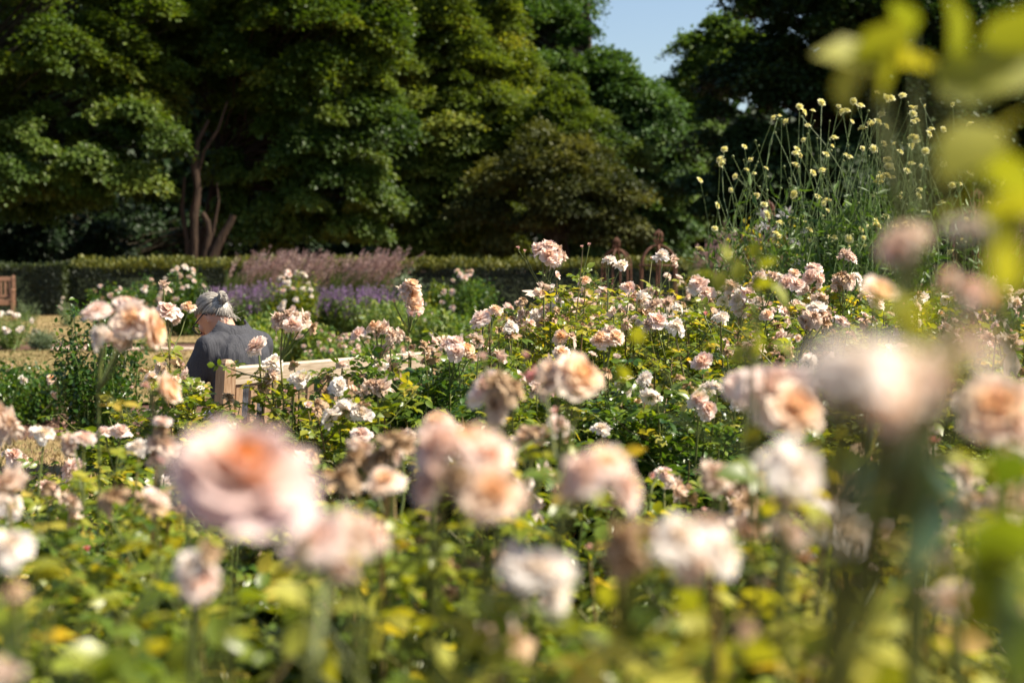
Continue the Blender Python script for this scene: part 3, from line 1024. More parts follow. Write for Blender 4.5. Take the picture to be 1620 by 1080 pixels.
tree('chestnut_tree', "huge shadowy tree filling the sky behind the pale yellow scabious flowers", at(1400, 400, 46)[0], 48.0,
     [lobe(1348, 60, 165, 160, 46), lobe(1215, 130, 60, 70, 46), lobe(1240, 210, 120, 130, 46), lobe(1180, 320, 85, 80, 45), lobe(1480, 150, 170, 180, 46), lobe(1420, 300, 200, 100, 45), lobe(1600, 200, 150, 220, 47)],
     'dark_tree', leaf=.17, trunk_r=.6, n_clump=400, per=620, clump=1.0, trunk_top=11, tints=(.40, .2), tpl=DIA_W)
tree('understorey_shrub', "low shaded shrubs' mass under the forked trunk of the oak", at(200, 400, 46)[0], 46.0,
     [lobe(120, 350, 200, 75, 46), lobe(420, 360, 150, 60, 47), lobe(-120, 340, 150, 90, 46)],
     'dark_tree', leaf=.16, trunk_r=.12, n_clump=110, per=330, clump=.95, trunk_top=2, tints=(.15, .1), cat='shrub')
# the wood behind: one dark mass
g = Geo()
N = 230000
X = rng.uniform(-50, 50, N)
kz = rng.uniform(0, 1, N) ** .8
top = np.where((X > 3.5) & (X < 17), 8.5, 19)
Y = 76 + 3 * np.sin(X * .4) + 2 * np.sin(X * 1.3 + 1) + rng.normal(0, 2.2, N)
Z = kz * (top + 2 * np.sin(X * .8) + 1.2 * np.sin(X * 2.1))
g.stamp(DIA_W, np.stack([X, Y, Z], -1), frames(rng.normal(0, 1, (N, 3)), rng.normal(0, 1, (N, 3)) + [0, 0, .6]), .50 * rng.uniform(.6, 1.4, N), a=rng.uniform(.1, .5, N))
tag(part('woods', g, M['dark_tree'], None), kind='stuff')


# ------------------------------------------------------------------ low planting beyond the lawn
def clump_plant(name, label, cat, x, y, h, r, mat, n=2600, leaf=.05, tpl=None, tints=(.5, .2), group=None, stems=True, flowers=None, top_flat=.8):
    root = thing(name, (x, y, 0), label, cat, group)
    ns = 26
    a = np.stack([x + rng.normal(0, r * .25, ns), y + rng.normal(0, r * .25, ns), np.zeros(ns)], -1)
    az = rng.uniform(0, 6.28, ns)
    rr = r * np.sqrt(rng.uniform(0, 1, ns))
    b = np.stack([x + np.cos(az) * rr, y + np.sin(az) * rr, h * rng.uniform(.6, 1, ns) * (1 - .25 * (rr / r) ** 2)], -1)
    pt = curve_paths(a, b, 8)
    w_ = Geo().tubes(pt, np.linspace(.008, .003, 8)[None] * np.ones((ns, 1)), 4, a=rng.uniform(0, 1, ns))
    part('stem', w_, M['wirestem'], root)
    t = rng.uniform(.08, 1, (ns, n // ns))
    i = np.minimum((t * 7).astype(int), 6)
    f = (t * 7 - i)[..., None]
    ar = np.arange(ns)[:, None]
    p = (pt[ar, i] * (1 - f) + pt[ar, i + 1] * f).reshape(-1, 3)
    p += rng.normal(0, r * .16, p.shape) * [1, 1, .5]
    d = rng.normal(0, 1, p.shape) + [0, 0, .5]
    N_ = len(p)
    p[:, 2] = np.maximum(p[:, 2], .04)
    fo = Geo().stamp(tpl or DIA, p, frames(d, np.array([0, 0, 1.0]) + rng.normal(0, .6, (N_, 3))), leaf * rng.uniform(.6, 1.4, N_), a=np.clip(rng.normal(tints[0], tints[1], N_), 0, 1))
    part('foliage', fo, M[mat], root)
    if flowers:
        kinds, nb, size = flowers
        km = {'p': 'pink', 't': 'tatty', 'w': 'white', 's': 'spent', 'a': 'apricot', 'c': 'cup'}
        for _ in range(nb):
            q = unit(rng.normal(0, 1, 3) + [0, -.5, .5])
            q[2] = abs(q[2])
            pos = np.array([x, y, h * .35]) + q * np.array([r * 1.02, r * 1.02, h * .64])
            put_bloom(km[kinds[rng.integers(len(kinds))]], pos, size * rng.uniform(.7, 1.2), q + rng.normal(0, .3, 3), root)
    return root


def salvia(label, x, y, h, r, ns=125):
    root = thing('salvia_clump', (x, y, 0), label, 'salvia', 'purple salvia before the hedge')
    az = rng.uniform(0, 6.28, ns)
    rr = r * np.sqrt(rng.uniform(0, 1, ns))
    a = np.stack([x + np.cos(az) * rr * .6, y + np.sin(az) * rr * .6, np.zeros(ns)], -1)
    b = np.stack([x + np.cos(az) * rr, y + np.sin(az) * rr, h * rng.uniform(.55, 1.10, ns)], -1)
    b[:, 0] += rng.normal(.03, .05, ns)
    pt = curve_paths(a, b, 9)
    part('stem', Geo().tubes(pt, np.full((ns, 9), .003), 3, a=.4), M['wirestem'], root)
    fl, le = Geo(), Geo()
    k = 26
    t = rng.uniform(.52, 1, (ns, k))
    p = (a[:, None] * 0 + pt[:, -1][:, None] * t[..., None] + pt[:, 4][:, None] * (1 - t[..., None])).reshape(-1, 3) + rng.normal(0, .010, (ns * k, 3))
    fl.stamp(DIA, p, frames(rng.normal(0, 1, p.shape) + [0, 0, .3], rng.normal(0, 1, p.shape)), .026 * rng.uniform(.6, 1.4, len(p)), a=np.clip(np.repeat(rng.normal(.5, .25, ns), k) + rng.normal(0, .1, ns * k), 0, 1))
    part('flower_spike', fl, M['purple'], root)
    t = rng.uniform(.05, .80, (ns, 34))
    p = (a[:, None] * (1 - t[..., None]) + b[:, None] * t[..., None]).reshape(-1, 3) + rng.normal(0, .03, (ns * 34, 3))
    p[:, 2] = np.maximum(p[:, 2], .03)
    le.stamp(DIA, p, frames(rng.normal(0, 1, p.shape), rng.normal(0, .5, p.shape) + [0, 0, 1]), .055 * rng.uniform(.6, 1.4, len(p)), a=rng.uniform(.1, .8, len(p)))
    part('foliage', le, M['herb'], root)


for px, d, h, r, lb in ((395, 23, .84, .42, "purple salvia just behind the seated person's hair, left end of the drift"),
                        (435, 23.6, .90, .45, "deepest violet salvia, under the second plume grass"),
                        (505, 23.2, .82, .42, "faded purple salvia right of the pale rose bush"),
                        (555, 23.0, .84, .45, "middle of the wide mauve salvia drift, below the grass plumes"),
                        (598, 23.8, .82, .38, "right end of the mauve salvia drift beside the tall apricot rose cane"),
                        (350, 24.2, .80, .3, "small purple salvia peeping left of the person's head")):
    salvia(lb, (px - 810) / F * d, d, h, r)


def plume_grass(label, px, d, h, r, n=620, lean=.55, col='plume', pn=75):
    x, y = (px - 810) / F * d, d
    root = thing('plume_grass', (x, y, 0), label, 'ornamental grass', 'feathery plume grasses before the hedge')
    az = rng.uniform(0, 6.28, n)
    rr = r * np.sqrt(rng.uniform(0, 1, n))
    ox, oy = np.cos(az) * rr, np.sin(az) * rr
    a = np.stack([x + ox * .35, y + oy * .35, np.zeros(n)], -1)
    hh = h * rng.uniform(.45, .82, n)
    m_ = 6
    t = np.linspace(0, 1, m_)
    P = a[:, None] + np.stack([(ox[:, None] * .9 + lean * .4 * h) * t ** 1.8, oy[:, None] * .9 * t ** 1.8, hh[:, None] * np.sin(t * 1.45)[None] * 1.0], -1)
    bl = Geo().tubes(P, np.full((n, 1), .0032) * np.array([1, 1, .9, .8, .6, .3])[None], 3, a=rng.uniform(.3, 1, n))
    part('blade', bl, M['herb'], root)
    k = rng.choice(n, pn, replace=False)
    s = P[k, -2]
    ph = h * rng.uniform(.30, .48, pn)
    tip = s + np.stack([ph * (lean + rng.normal(0, .22, pn)), rng.normal(0, .10, pn), ph * .85], -1)
    tip[:, 2] = np.minimum(tip[:, 2], h * rng.uniform(.9, 1.06, pn))
    st = curve_paths(s, tip, 6, .2, .004)
    pl = Geo().tubes(st, np.full((pn, 6), .0022), 3, a=.6)
    q = 34
    u = rng.uniform(.25, 1, (pn, q))
    i = np.minimum((u * 5).astype(int), 4)
    f = (u * 5 - i)[..., None]
    ar = np.arange(pn)[:, None]
    pp = (st[ar, i] * (1 - f) + st[ar, i + 1] * f).reshape(-1, 3)
    pp += rng.normal(0, .013, pp.shape)
    dd = np.repeat(unit(tip - s), q, 0) + rng.normal(0, .35, pp.shape) + [.25, 0, 0]
    pl.stamp(DIA_N, pp, frames(dd, rng.normal(0, 1, pp.shape)), .055 * rng.uniform(.6, 1.5, len(pp)), a=np.clip(np.repeat(rng.normal(.5, .25, pn), q), 0, 1))
    part('plume', pl, M[col], root)


for a_ in (("first plume grass, its pink tan feathers leaning right beside the pale rose bush", 372, 26.0, 1.40, .42),
           ("tallest of the left plume grasses, directly above the violet salvia", 415, 26.6, 1.46, .42),
           ("sparse plume grass whose feathers end the left group", 458, 26.0, 1.42, .36),
           ("plume grass with mauve tinged feathers above the salvia drift", 535, 26.0, 1.40, .40),
           ("plume grass at the hedge end of the mauve feathers, touching the lit hedge top", 572, 26.5, 1.46, .36),
           ("reddish brown plume grass right of the rusty domed obelisk", 1100, 22.0, 1.72, .42),
           ("reddish plume grass farther right, half behind the scabious stems", 1150, 22.5, 1.60, .35),
           ("brown plume grass at the right edge under the arch of blurred leaves", 1560, 17.0, 2.05, .5)):
    plume_grass(*a_)

# rose bushes and shrubs along the far bed
far = "shrub roses in the far bed"
for nm, lb, px, d, h, r, mat, fl in (
        ('rose_bush', "round pale pink rose bush in front of the hedge, left of the person's head", 290, 24, 1.22, .42, 'rose_leaf_deep', ('ptw', 26, .085)),
        ('rose_bush', "far rose bush with sparse white blooms beside the round pale pink one", 232, 24.5, 1.02, .40, 'rose_leaf_deep', ('wps', 15, .08)),
        ('rose_bush', "far rose bush at the lawn's edge with a tall pink spray", 175, 24, 1.0, .38, 'rose_leaf_deep', ('pps', 14, .085)),
        ('rose_bush', "upright pale rose bush between the two salvia drifts", 465, 22.5, 1.16, .42, 'rose_leaf', ('wpw', 24, .085)),
        ('rose_bush', "dark leaved rose bush with few pink blooms before the bare hedge", 735, 22, 1.18, .48, 'rose_leaf_deep', ('pps', 17, .08)),
        ('rose_bush', "small rose bush left of the dark leaved one, mostly green", 690, 22.6, 1.0, .32, 'rose_leaf', ('pw', 6, .08))):
    clump_plant(nm, lb, 'rose bush', (px - 810) / F * d, d, h, r, mat, n=5200, leaf=.055, tints=(.40, .2), group=far, flowers=fl)

perr = "leafy perennials beyond the bench"
for lb, px, d, h, r, mat, fl, n in (
        ("bright green leafy perennial behind the person's shoulder", 420, 18, .70, .35, 'herb', None, 2600),
        ("pale green perennial directly beyond the pale rose standing at the person's side", 480, 17, .62, .38, 'herb', ('tpp', 14, .055), 2600),
        ("coral flecked perennial mass beyond the middle of the bench rail", 545, 14.5, .60, .42, 'herb', ('sptp', 50, .05), 2000),
        ("brown and coral seedhead clump beyond the bench, left of the apricot cane", 598, 15, .62, .40, 'herb', ('ssptp', 50, .05), 1800),
        ("feathery bright green perennial right of the apricot cane", 650, 19, .86, .42, 'herb', None, 3200),
        ("lime green fluffy perennial under the dark leaved far rose bush", 705, 18, .72, .46, 'herb', ('w', 6, .035), 3200),
        ("yellow green perennial in front of the dark hedge at the middle", 770, 18.5, .62, .45, 'herb', ('w', 4, .04), 3000),
        ("tall thin green perennial with pale bottlebrush tips against the hedge", 650, 25, 1.2, .4, 'grey_herb', None, 2600),
        ("green perennial in shade beside the bottlebrush tips", 610, 21, .8, .4, 'herb', None, 2600),
        ("grass green perennial close beyond the bench rail's right end", 700, 12.6, .60, .36, 'herb', ('tps', 16, .05), 2600),
        ("tall grassy green clump below the rusty domed obelisk", 1010, 17.5, 1.10, .42, 'herb', None, 3200),
        ("tall grassy green clump left of the obelisks", 930, 19, 1.2, .40, 'herb', None, 3000),
        ("green leafy clump filling the bed right of the dark leaved far rose bush", 850, 17, .80, .45, 'rose_leaf', ('pt', 5, .07), 3000),
        ("grassy green clump at the right, beyond the blurred orange rose", 1560, 12.5, 1.1, .55, 'herb', ('tp', 10, .06), 3600),
        ("green clump at the right edge with dusty pink flowers", 1640, 11.5, 1.15, .5, 'herb', ('tp', 14, .07), 3200),
        ("grassy clump behind the yellow scabious, right side", 1470, 13, 1.25, .5, 'herb', None, 3400)):
    clump_plant('perennial', lb, 'perennial plant', (px - 810) / F * d, d, h, r, mat, n=n, leaf=.075, tpl=DIA_N if 'feathery' in lb or 'grass' in lb else LEAF_N, tints=(.58, .34), group=perr, flowers=fl)

for lb, px, d, h, r, mat, fl, n in (
        ("white flowered leafy shrub at the left picture edge below the small bench", 12, 21, .62, .42, 'herb', ('w', 14, .08), 3000),
        ("grey green cushion shrub beside the white flowered one", 62, 20.6, .34, .22, 'grey_herb', None, 1700),
        ("tiny grey green shrub alone in the bare strip of soil", 68, 20.9, .28, .16, 'grey_herb', None, 900),
        ("thin wispy plant with three pale flower heads near the small bench", 108, 27, .62, .25, 'grey_herb', ('w', 4, .07), 500),
        ("small green shrub by the stone edging on the lawn", 240, 20.0, .30, .2, 'herb', None, 900),
        ("grass tuft at the foot of the hedge between bench and roses", 40, 29, .5, .3, 'grey_herb', None, 700)):
    clump_plant('low_shrub', lb, 'shrub', (px - 810) / F * d, d, h, r, mat, n=n, leaf=.05, tpl=DIA_N, tints=(.5, .2), group="small shrubs along the lawn", flowers=fl)

for lb, px, d, h, r, fl in (
        ("low rose bush with an orange bloom at the left edge of the lawn", 38, 11.8, .56, .45, ('a', 3, .085)),
        ("low green rose bush at the picture's left edge beside the dark mulch", -40, 11.4, .62, .42, ('pw', 6, .08))):
    clump_plant('rose_bush', lb, 'rose bush', (px - 810) / F * d, d, h, r, 'rose_leaf_deep', n=3200, leaf=.045, tints=(.40, .2), group="low roses on the near lawn bed", flowers=fl)
clump_plant('dark_shrub', "glossy small leaved dark shrub on the lawn left of the person", 'shrub', (158 - 810) / F * 9.0, 9.0, 1.24, .30, 'rose_leaf_deep', n=7500, leaf=.034, tpl=LEAF, tints=(.22, .18), flowers=('t', 3, .04))


# ------------------------------------------------------------------ rusty obelisks
def obelisk(label, px, d, top, w, rot=.5, n_leg=6):
    x, y = (px - 810) / F * d, d
    root = thing('obelisk', (x, y, 0), label, 'garden obelisk', 'rusty iron obelisks')
    r = w / 2
    az = rot + np.arange(n_leg) / n_leg * 2 * math.pi
    zs = top - .20 - r * 1.05
    legs = []
    for a in az:
        l_ = np.array([[x + math.cos(a) * r * 1.12, y + math.sin(a) * r * 1.12, 0.0], [x + math.cos(a) * r, y + math.sin(a) * r, zs]])
        arc = [[x + math.cos(a) * r * math.cos(t), y + math.sin(a) * r * math.cos(t), zs + r * 1.05 * math.sin(t)] for t in np.linspace(.18, math.pi / 2, 8)]
        path = np.vstack([l_[0], l_[0] * .66 + l_[1] * .34, l_[0] * .33 + l_[1] * .67, l_[1], arc])
        o = part('leg', Geo().tubes([path], np.full((1, len(path)), .010 + .004 * (d > 14)), 7), M['rust'], root)
    for z, rr in ((zs * .30, r * 1.08), (zs * .66, r * 1.04), (zs, r)):
        t = np.linspace(0, 2 * math.pi, 25)
        part('ring', Geo().tubes([np.stack([x + np.cos(t) * rr, y + np.sin(t) * rr, z + 0 * t], -1)], np.full((1, 25), .011), 6), M['rust'], root)
    # open basket finial: eight curved wires
    f = Geo()
    zc = top - .10
    for a in np.arange(8) / 8 * 2 * math.pi:
        t = np.linspace(-math.pi / 2, math.pi / 2, 9)
        f.tubes([np.stack([x + .062 * np.cos(t) * math.cos(a), y + .062 * np.cos(t) * math.sin(a), zc + .085 * np.sin(t)], -1)], np.full((1, 9), .008), 5)
    f.ball((x, y, zc + .088), .016, nu=8, nv=6)
    f.tubes([np.array([[x, y, zc - .13], [x, y, zc - .08]])], [[.02, .014]], 8)
    part('finial', f, M['rust'], root)
    return root, (x, y)


obelisk("rusty domed obelisk with a basket finial, between the pale roses and the brown grass", 1041, 18.5, 1.72, .50)
obelisk("small far rusty obelisk whose hoops show left of the domed one", 975, 24, 1.68, .5, .2)
obelisk("nearer rusty obelisk wrapped in pale clematis below the scabious stems", 1213, 12.5, 1.88, .40, .3)
obelisk("rusty obelisk whose round finial shows right of the scabious", 1542, 13, 2.0, .42, .1)

# clematis on the nearer obelisk
cx, cy = (1213 - 810) / F * 12.5, 12.5
root = thing('clematis', (cx, cy, 0), "clematis with pale mauve white star flowers climbing a rusty obelisk", 'climbing plant')
t = np.linspace(0, 1, 26)
vine = np.stack([np.stack([cx + (.22 + .02 * k) * np.cos(t * 7 + k * 1.6), cy + .24 * np.sin(t * 7 + k * 1.6), .02 + t * (1.5 + .05 * k)], -1) for k in range(4)])
part('stem', Geo().tubes(vine, np.full((4, 26), .004), 4, a=.5), M['cane'], root)
N = 1500
i = rng.integers(0, 4, N)
j = rng.integers(2, 26, N)
p = vine[i, j] + rng.normal(0, .05, (N, 3))
part('foliage', Geo().stamp(LEAF, p, frames(rng.normal(0, 1, (N, 3)), rng.normal(0, .6, (N, 3)) + [0, 0, 1]), .055 * rng.uniform(.6, 1.3, N), a=np.clip(rng.normal(.6, .2, N), 0, 1)), M['rose_leaf'], root)
pts = [(0, 0), (-.13, .35), (-.15, .65), (0, 1), (.15, .65), (.13, .35)]
PET = (np.array([[x_, y_, .1 * math.sin(y_ * 3) - abs(x_) * .3] for x_, y_ in pts]), None, np.array([[0, 5, 1], [1, 5, 4], [1, 4, 2], [2, 4, 3]]), np.array([0, .4, .7, 1, .7, .4]))
az = np.arange(6) / 6 * 2 * math.pi
gq = Geo().stamp(PET, np.zeros((6, 3)), frames(np.stack([np.cos(az), np.sin(az), .15 + 0 * az], -1), np.array([[0, 0, 1.0]] * 6)), np.full(6, .5) * np.array([.9, 1.1, .95, 1.05, 1, .9]))
gq.ball((0, 0, .03), .07, a=.2, nu=8, nv=5)
cm = gq.mesh("clematis_flower", M['clematis'])
for px, py, s in ((1206, 338, .13), (1238, 342, .15), (1247, 335, .12), (1209, 358, .12), (1222, 366, .13), (1252, 378, .11), (1267, 386, .09), (1262, 412, .16), (1275, 368, .09), (1240, 352, .10), (1200, 362, .1), (1232, 415, .07)):
    o = bpy.data.objects.new('clematis_flower', cm)
    COL.objects.link(o)
    o.parent = root
    f = Vector((rng.normal(0, .4), -1, rng.normal(.3, .4)))
    o.rotation_euler = f.to_track_quat('Z', 'Y').to_euler()
    o.scale = (s, s, s)
    o.location = Vector(at(px, py, 12.2 + rng.uniform(-.05, .1))) - root.location

# ------------------------------------------------------------------ giant scabious (cephalaria)
def ceph_mesh(seed):
    r = np.random.default_rng(seed)
    g = Geo()
    n = 14
    az = np.arange(n) / n * 2 * math.pi + r.normal(0, .08, n)
    d = np.stack([np.cos(az), np.sin(az), .12 + r.normal(0, .12, n)], -1)
    g.stamp((LEAF_R[0], LEAF_R[1], LEAF_R[2], np.array([.2, .6, .5, .6, .9, .8, .9, 1])), np.stack([np.cos(az) * .12, np.sin(az) * .12, 0 * az], -1), frames(d, np.array([[0, 0, 1.0]] * n)), r.uniform(.32, .44, n))
    n = 46
    g.ball((0, 0, .0), (.25, .25, .15), a=.5, nu=10, nv=6)
    d = unit(r.normal(0, 1, (n, 3)) + [0, 0, 1.1])
    g.stamp((DIA_W[0], None, DIA_W[2], np.array([0, .3, .3, .8])), d * np.array([.2, .2, .12]), frames(d, r.normal(0, 1, (n, 3))), r.uniform(.12, .2, n))
    g.ball((0, 0, -.04), (.16, .16, .14), m=1, a=.5, nu=8, nv=6)
    g.tubes([np.array([[0, 0, -.35], [0, 0, -.12]])], [[.03, .05]], 5, m=1)
    return g.mesh("flower_head", [M['cream'], M['calyx']])


CEPH = [ceph_mesh(s) for s in (1, 2, 3)]
cb = Geo().ball((0, 0, 0), (.5, .5, .42), a=.6, nu=8, nv=6)
CBUD = cb.mesh("flower_bud", [M['calyx']])


def env_top(px):
    return np.interp(px, [1100, 1115, 1180, 1225, 1270, 1330, 1390, 1450, 1500, 1540], [300, 238, 232, 180, 158, 172, 142, 150, 160, 190])


def scabious(label, px0, px1, base_px, d, n_head, n_bud, fixed=()):
    x, y = (base_px - 810) / F * d, d
    n_head, n_bud = int(n_head * 1.45), int(n_bud * 1.3)
    root = thing('giant_scabious', (x, y, 0), label, 'giant scabious', 'tall pale yellow scabious')
    T = []
    for px, py in fixed:
        T.append(at(px, py, d + rng.uniform(-.3, .3)))
    for _ in range(n_head + n_bud - len(fixed)):
        px = rng.uniform(px0, px1)
        py = env_top(px) + 240 * rng.uniform(.02, 1) ** 1.15
        T.append(at(px, py, d + rng.uniform(-.4, .4)))
    T = np.array(T)
    n = len(T)
    a = np.stack([x + rng.normal(0, .14, n), y + rng.normal(0, .16, n), np.zeros(n)], -1)
    # stems rise in a narrow sheaf and part above
    m_ = 14
    t = np.linspace(0, 1, m_)
    ex = rng.uniform(.8, 3.0, n)[:, None, None]
    lat = (.25 * t[None, :, None] + .75 * t[None, :, None] ** ex)
    pt = a[:, None] + np.concatenate([((T - a) * [1, 1, 0])[:, None, :2] * lat, (T - a)[:, None, 2:] * t[None, :, None]], -1)
    swing = rng.normal(0, .15, (n, 1, 2)) * np.sin(t * math.pi)[None, :, None] + rng.normal(0, .045, (n, 1, 2)) * np.sin(t * 3 * math.pi)[None, :, None]
    pt[..., :2] += swing
    pt += rng.normal(0, .006, pt.shape) * np.sin(t * math.pi)[None, :, None]
    w_ = Geo().tubes(pt, np.linspace(.0042, .0015, m_)[None] * np.ones((n, 1)), 4, a=rng.uniform(0, .9, n))
    # forks
    k = rng.integers(5, 10, n)
    fa = pt[np.arange(n), k]
    fb = fa + np.stack([rng.normal(0, .14, n), rng.normal(0, .14, n), rng.uniform(.18, .5, n)], -1)
    fk = curve_paths(fa, fb, 6, .3, .004)
    w_.tubes(fk, np.full((n, 6), .0013), 4, a=rng.uniform(0, .9, n))
    part('stem', w_, M['wirestem'], root)
    # cut leaves low on the stems
    q = 60
    tt = rng.uniform(.12, .82, (n, q)) ** 1.1
    i = np.minimum((tt * (m_ - 1)).astype(int), m_ - 2)
    p = pt[np.arange(n)[:, None], i].reshape(-1, 3) + rng.normal(0, .05, (n * q, 3))
    low = p[:, 2] < 1.9
    p = p[low]
    Nn = len(p)
    part('foliage', Geo().stamp(DIA_N, p, frames(rng.normal(0, 1, (Nn, 3)) + [0, 0, .8], rng.normal(0, 1, (Nn, 3))), .085 * rng.uniform(.5, 1.4, Nn), a=rng.uniform(0, .6, Nn)), M['herb'], root)
    for i, P in enumerate(list(T) + [b for b in fb[:: 2]]):
        head = i < n_head
        o = bpy.data.objects.new('flower_head' if head else 'flower_bud', CEPH[rng.integers(3)] if head else CBUD)
        COL.objects.link(o)
        o.parent = root
        o.location = Vector(P) - root.location
        f = Vector((rng.normal(.1, .5), rng.normal(-.5, .5), rng.uniform(.2, 1.2)))
        o.rotation_euler = f.to_track_quat('Z', 'Y').to_euler()
        s = rng.uniform(.034, .070) if head else rng.uniform(.013, .022)
        o.scale = (s, s, s)


scabious("leftmost scabious, sparse stems arching out over the brown grass", 1105, 1215, 1205, 9.2, 13, 8, ((1135, 325), (1139, 252), (1146, 236), (1178, 232), (1187, 253), (1193, 274), (1212, 266), (1195, 310)))
scabious("scabious with heads in an even fan above the clematis", 1200, 1320, 1262, 9.0, 24, 12, ((1233, 183), (1261, 236), (1300, 162), (1286, 175), (1327, 168), (1271, 221), (1307, 244), (1256, 307)))
scabious("tallest scabious, crowned by one wide flower head at its centre", 1300, 1410, 1330, 8.8, 26, 14, ((1350, 160), (1388, 146), (1377, 194), (1320, 218), (1344, 248), (1365, 235), (1410, 265), (1402, 200)))
scabious("scabious next right of the tallest, its dense heads nodding sideways", 1380, 1470, 1385, 9.1, 24, 14, ((1428, 151), (1448, 171), (1463, 168), (1450, 190), (1444, 230), (1424, 305), (1380, 310)))
scabious("rightmost scabious, half veiled by the blurred yellow leaves", 1440, 1600, 1440, 9.4, 18, 10, ((1507, 165), (1493, 205), (1534, 197), (1587, 290), (1535, 273)))

# ------------------------------------------------------------------ benches
def bench(name, label, p0, u, length, back_h=.90, depth=.52, group=None, rail='wood_rail', post='wood_post'):
    """p0: foot of the left rear post seen from behind; u: along the bench. Each piece is a part."""
    u = np.array([u[0], u[1]]) / math.hypot(*u)
    f = np.array([-u[1], u[0]])            # forward, the way a sitter faces
    ang = math.atan2(u[1], u[0])
    root = thing(name, (p0[0], p0[1], 0), label, 'bench', group)
    root.rotation_euler = (0, 0, ang)
    # local frame: x along, y forward, z up
    def bx(nm, c, size, mat, bev=.006, rx=0.0, label=None, geo=None):
        rot = np.array(Matrix.Rotation(rx, 3, 'X'))
        g_ = geo or Geo()
        g_.box(c, size, rot, bev=bev)
        if geo is None:
            o = link(nm, g_.mesh(nm, M[mat], smooth=False), root)
            return o
    tilt = -.10
    def yb(z):
        return -(z - .42) * math.tan(.10) if z > .42 else 0.0
    for x_ in (0, length):
        g_ = Geo()
        # rear post: straight below the seat, raked above it, rounded top
        zs = [0, .42, back_h - .02, back_h + .012, back_h + .028]
        w = [.066, .066, .066, .056, .030]
        vs = []
        for z, ww in zip(zs, w):
            for sx, sy in ((-1, -1), (1, -1), (1, 1), (-1, 1)):
                vs.append((x_ + sx * .033 * (1 if z < back_h else ww / .066), yb(z) + sy * ww / 2, z))
        q = [[i * 4 + j, i * 4 + (j + 1) % 4, (i + 1) * 4 + (j + 1) % 4, (i + 1) * 4 + j] for i in range(4) for j in range(4)] + [[16, 17, 18, 19], [3, 2, 1, 0]]
        g_.add(np.array(vs), q)
        link('leg', g_.mesh('leg', M[post], smooth=False), root)
        bx('leg', (x_, depth, .31), (.064, .064, .62), post)
        bx('armrest', (x_, depth * .5 - .01, .64), (.075, depth + .10, .034), rail, .01)
        bx('seat_rail', (x_, depth * .5, .385), (.04, depth - .068, .075), post)
    L = length - .068
    xm = length / 2
    g_ = Geo()
    g_.box((xm, yb(back_h - .055), back_h - .052), (L, .036, .088), np.array(Matrix.Rotation(.10, 3, 'X')), bev=.006)
    link('top_rail', g_.mesh('top_rail', M[rail], smooth=False), root)
    bx('lower_rail', (xm, yb(.50), .50), (L, .036, .06), rail, rx=.10)
    n = int(L / .086)
    for i in range(n):
        x_ = .034 + (i + .5) * L / n
        z0, z1 = .53, back_h - .098
        bx('back_slat', (x_, yb((z0 + z1) / 2), (z0 + z1) / 2), (.044, .018, (z1 - z0) / math.cos(.1)), post, .003, rx=.10)
    for i in range(6):
        bx('seat_slat', (xm, .05 + i * .085, .431), (length - .005, .066, .022), rail, .004)
    bx('front_apron', (xm, depth, .375), (L + .002, .03, .085), rail)
    bx('rear_apron', (xm, 0, .375), (L + .002, .03, .085), rail)
    return root


bench('garden_bench', "pale timber slatted garden bench with the grey jacketed person sitting on it", P0, U2, 1.40)
fb = at(22, 400, 30.2)
bench('garden_bench', "small distant timber bench at the dark hedge, cut by the picture's left edge", (fb[0], 30.2), (-.96, -.28), 1.5, back_h=.92, depth=.5, rail='old_wood', post='old_wood')


# ------------------------------------------------------------------ person
FW = np.array([-U2[1], U2[0]])
PO = P0 + U2 * .365 + FW * .24
pang = math.atan2(U2[1], U2[0])
PR = np.array([[math.cos(pang), -math.sin(pang), 0], [math.sin(pang), math.cos(pang), 0], [0, 0, 1]])
person = thing('person', (PO[0], PO[1], 0), "person with grey hair in a bun and dark glasses, bowed on a bench in grey", 'person')
person.rotation_euler = (0, 0, pang)
person.scale = (.95, 1.0, 1.015)


def caps(g, pts, rad, sides=14, flat=None, steps=5):
    """A tapered limb with rounded ends through the given joints."""
    pts = [np.array(p, float) for p in pts]
    P, Rr = [], []
    for i in range(len(pts) - 1):
        for s in np.linspace(0, 1, steps, endpoint=False):
            P.append(pts[i] * (1 - s) + pts[i + 1] * s)
            Rr.append(rad[i] * (1 - s) + rad[i + 1] * s)
    P.append(pts[-1])
    Rr.append(rad[-1])
    g.tubes([np.array(P)], [np.array(Rr)], sides, cap=True)
    for p, r_ in zip(pts, rad):
        g.ball(p, r_ * .995, nu=sides, nv=8)


def remeshed(name, g, mat, parent, voxel, smooth=6):
    o = link(name, g.mesh(name, mat), parent)
    md = o.modifiers.new("r", 'REMESH')
    md.mode = 'VOXEL'
    md.voxel_size = voxel
    md.use_smooth_shade = True
    sm = o.modifiers.new("s", 'SMOOTH')
    sm.factor = .5
    sm.iterations = smooth
    return o


M['skin'] = noise_mat("skin", [(0.3, (0.50, 0.24, 0.16)), (0.7, (0.62, 0.33, 0.23))], scale=9, rough=0.55, bump=0.05)
hp = R(40)                                   # head bowed
HC = np.array([-.01, .255, 1.085])
HR = np.array(Matrix.Rotation(R(12), 3, 'Z') @ Matrix.Rotation(-hp, 3, 'X'))


def hd(p):
    return HC + HR @ np.array(p, float)


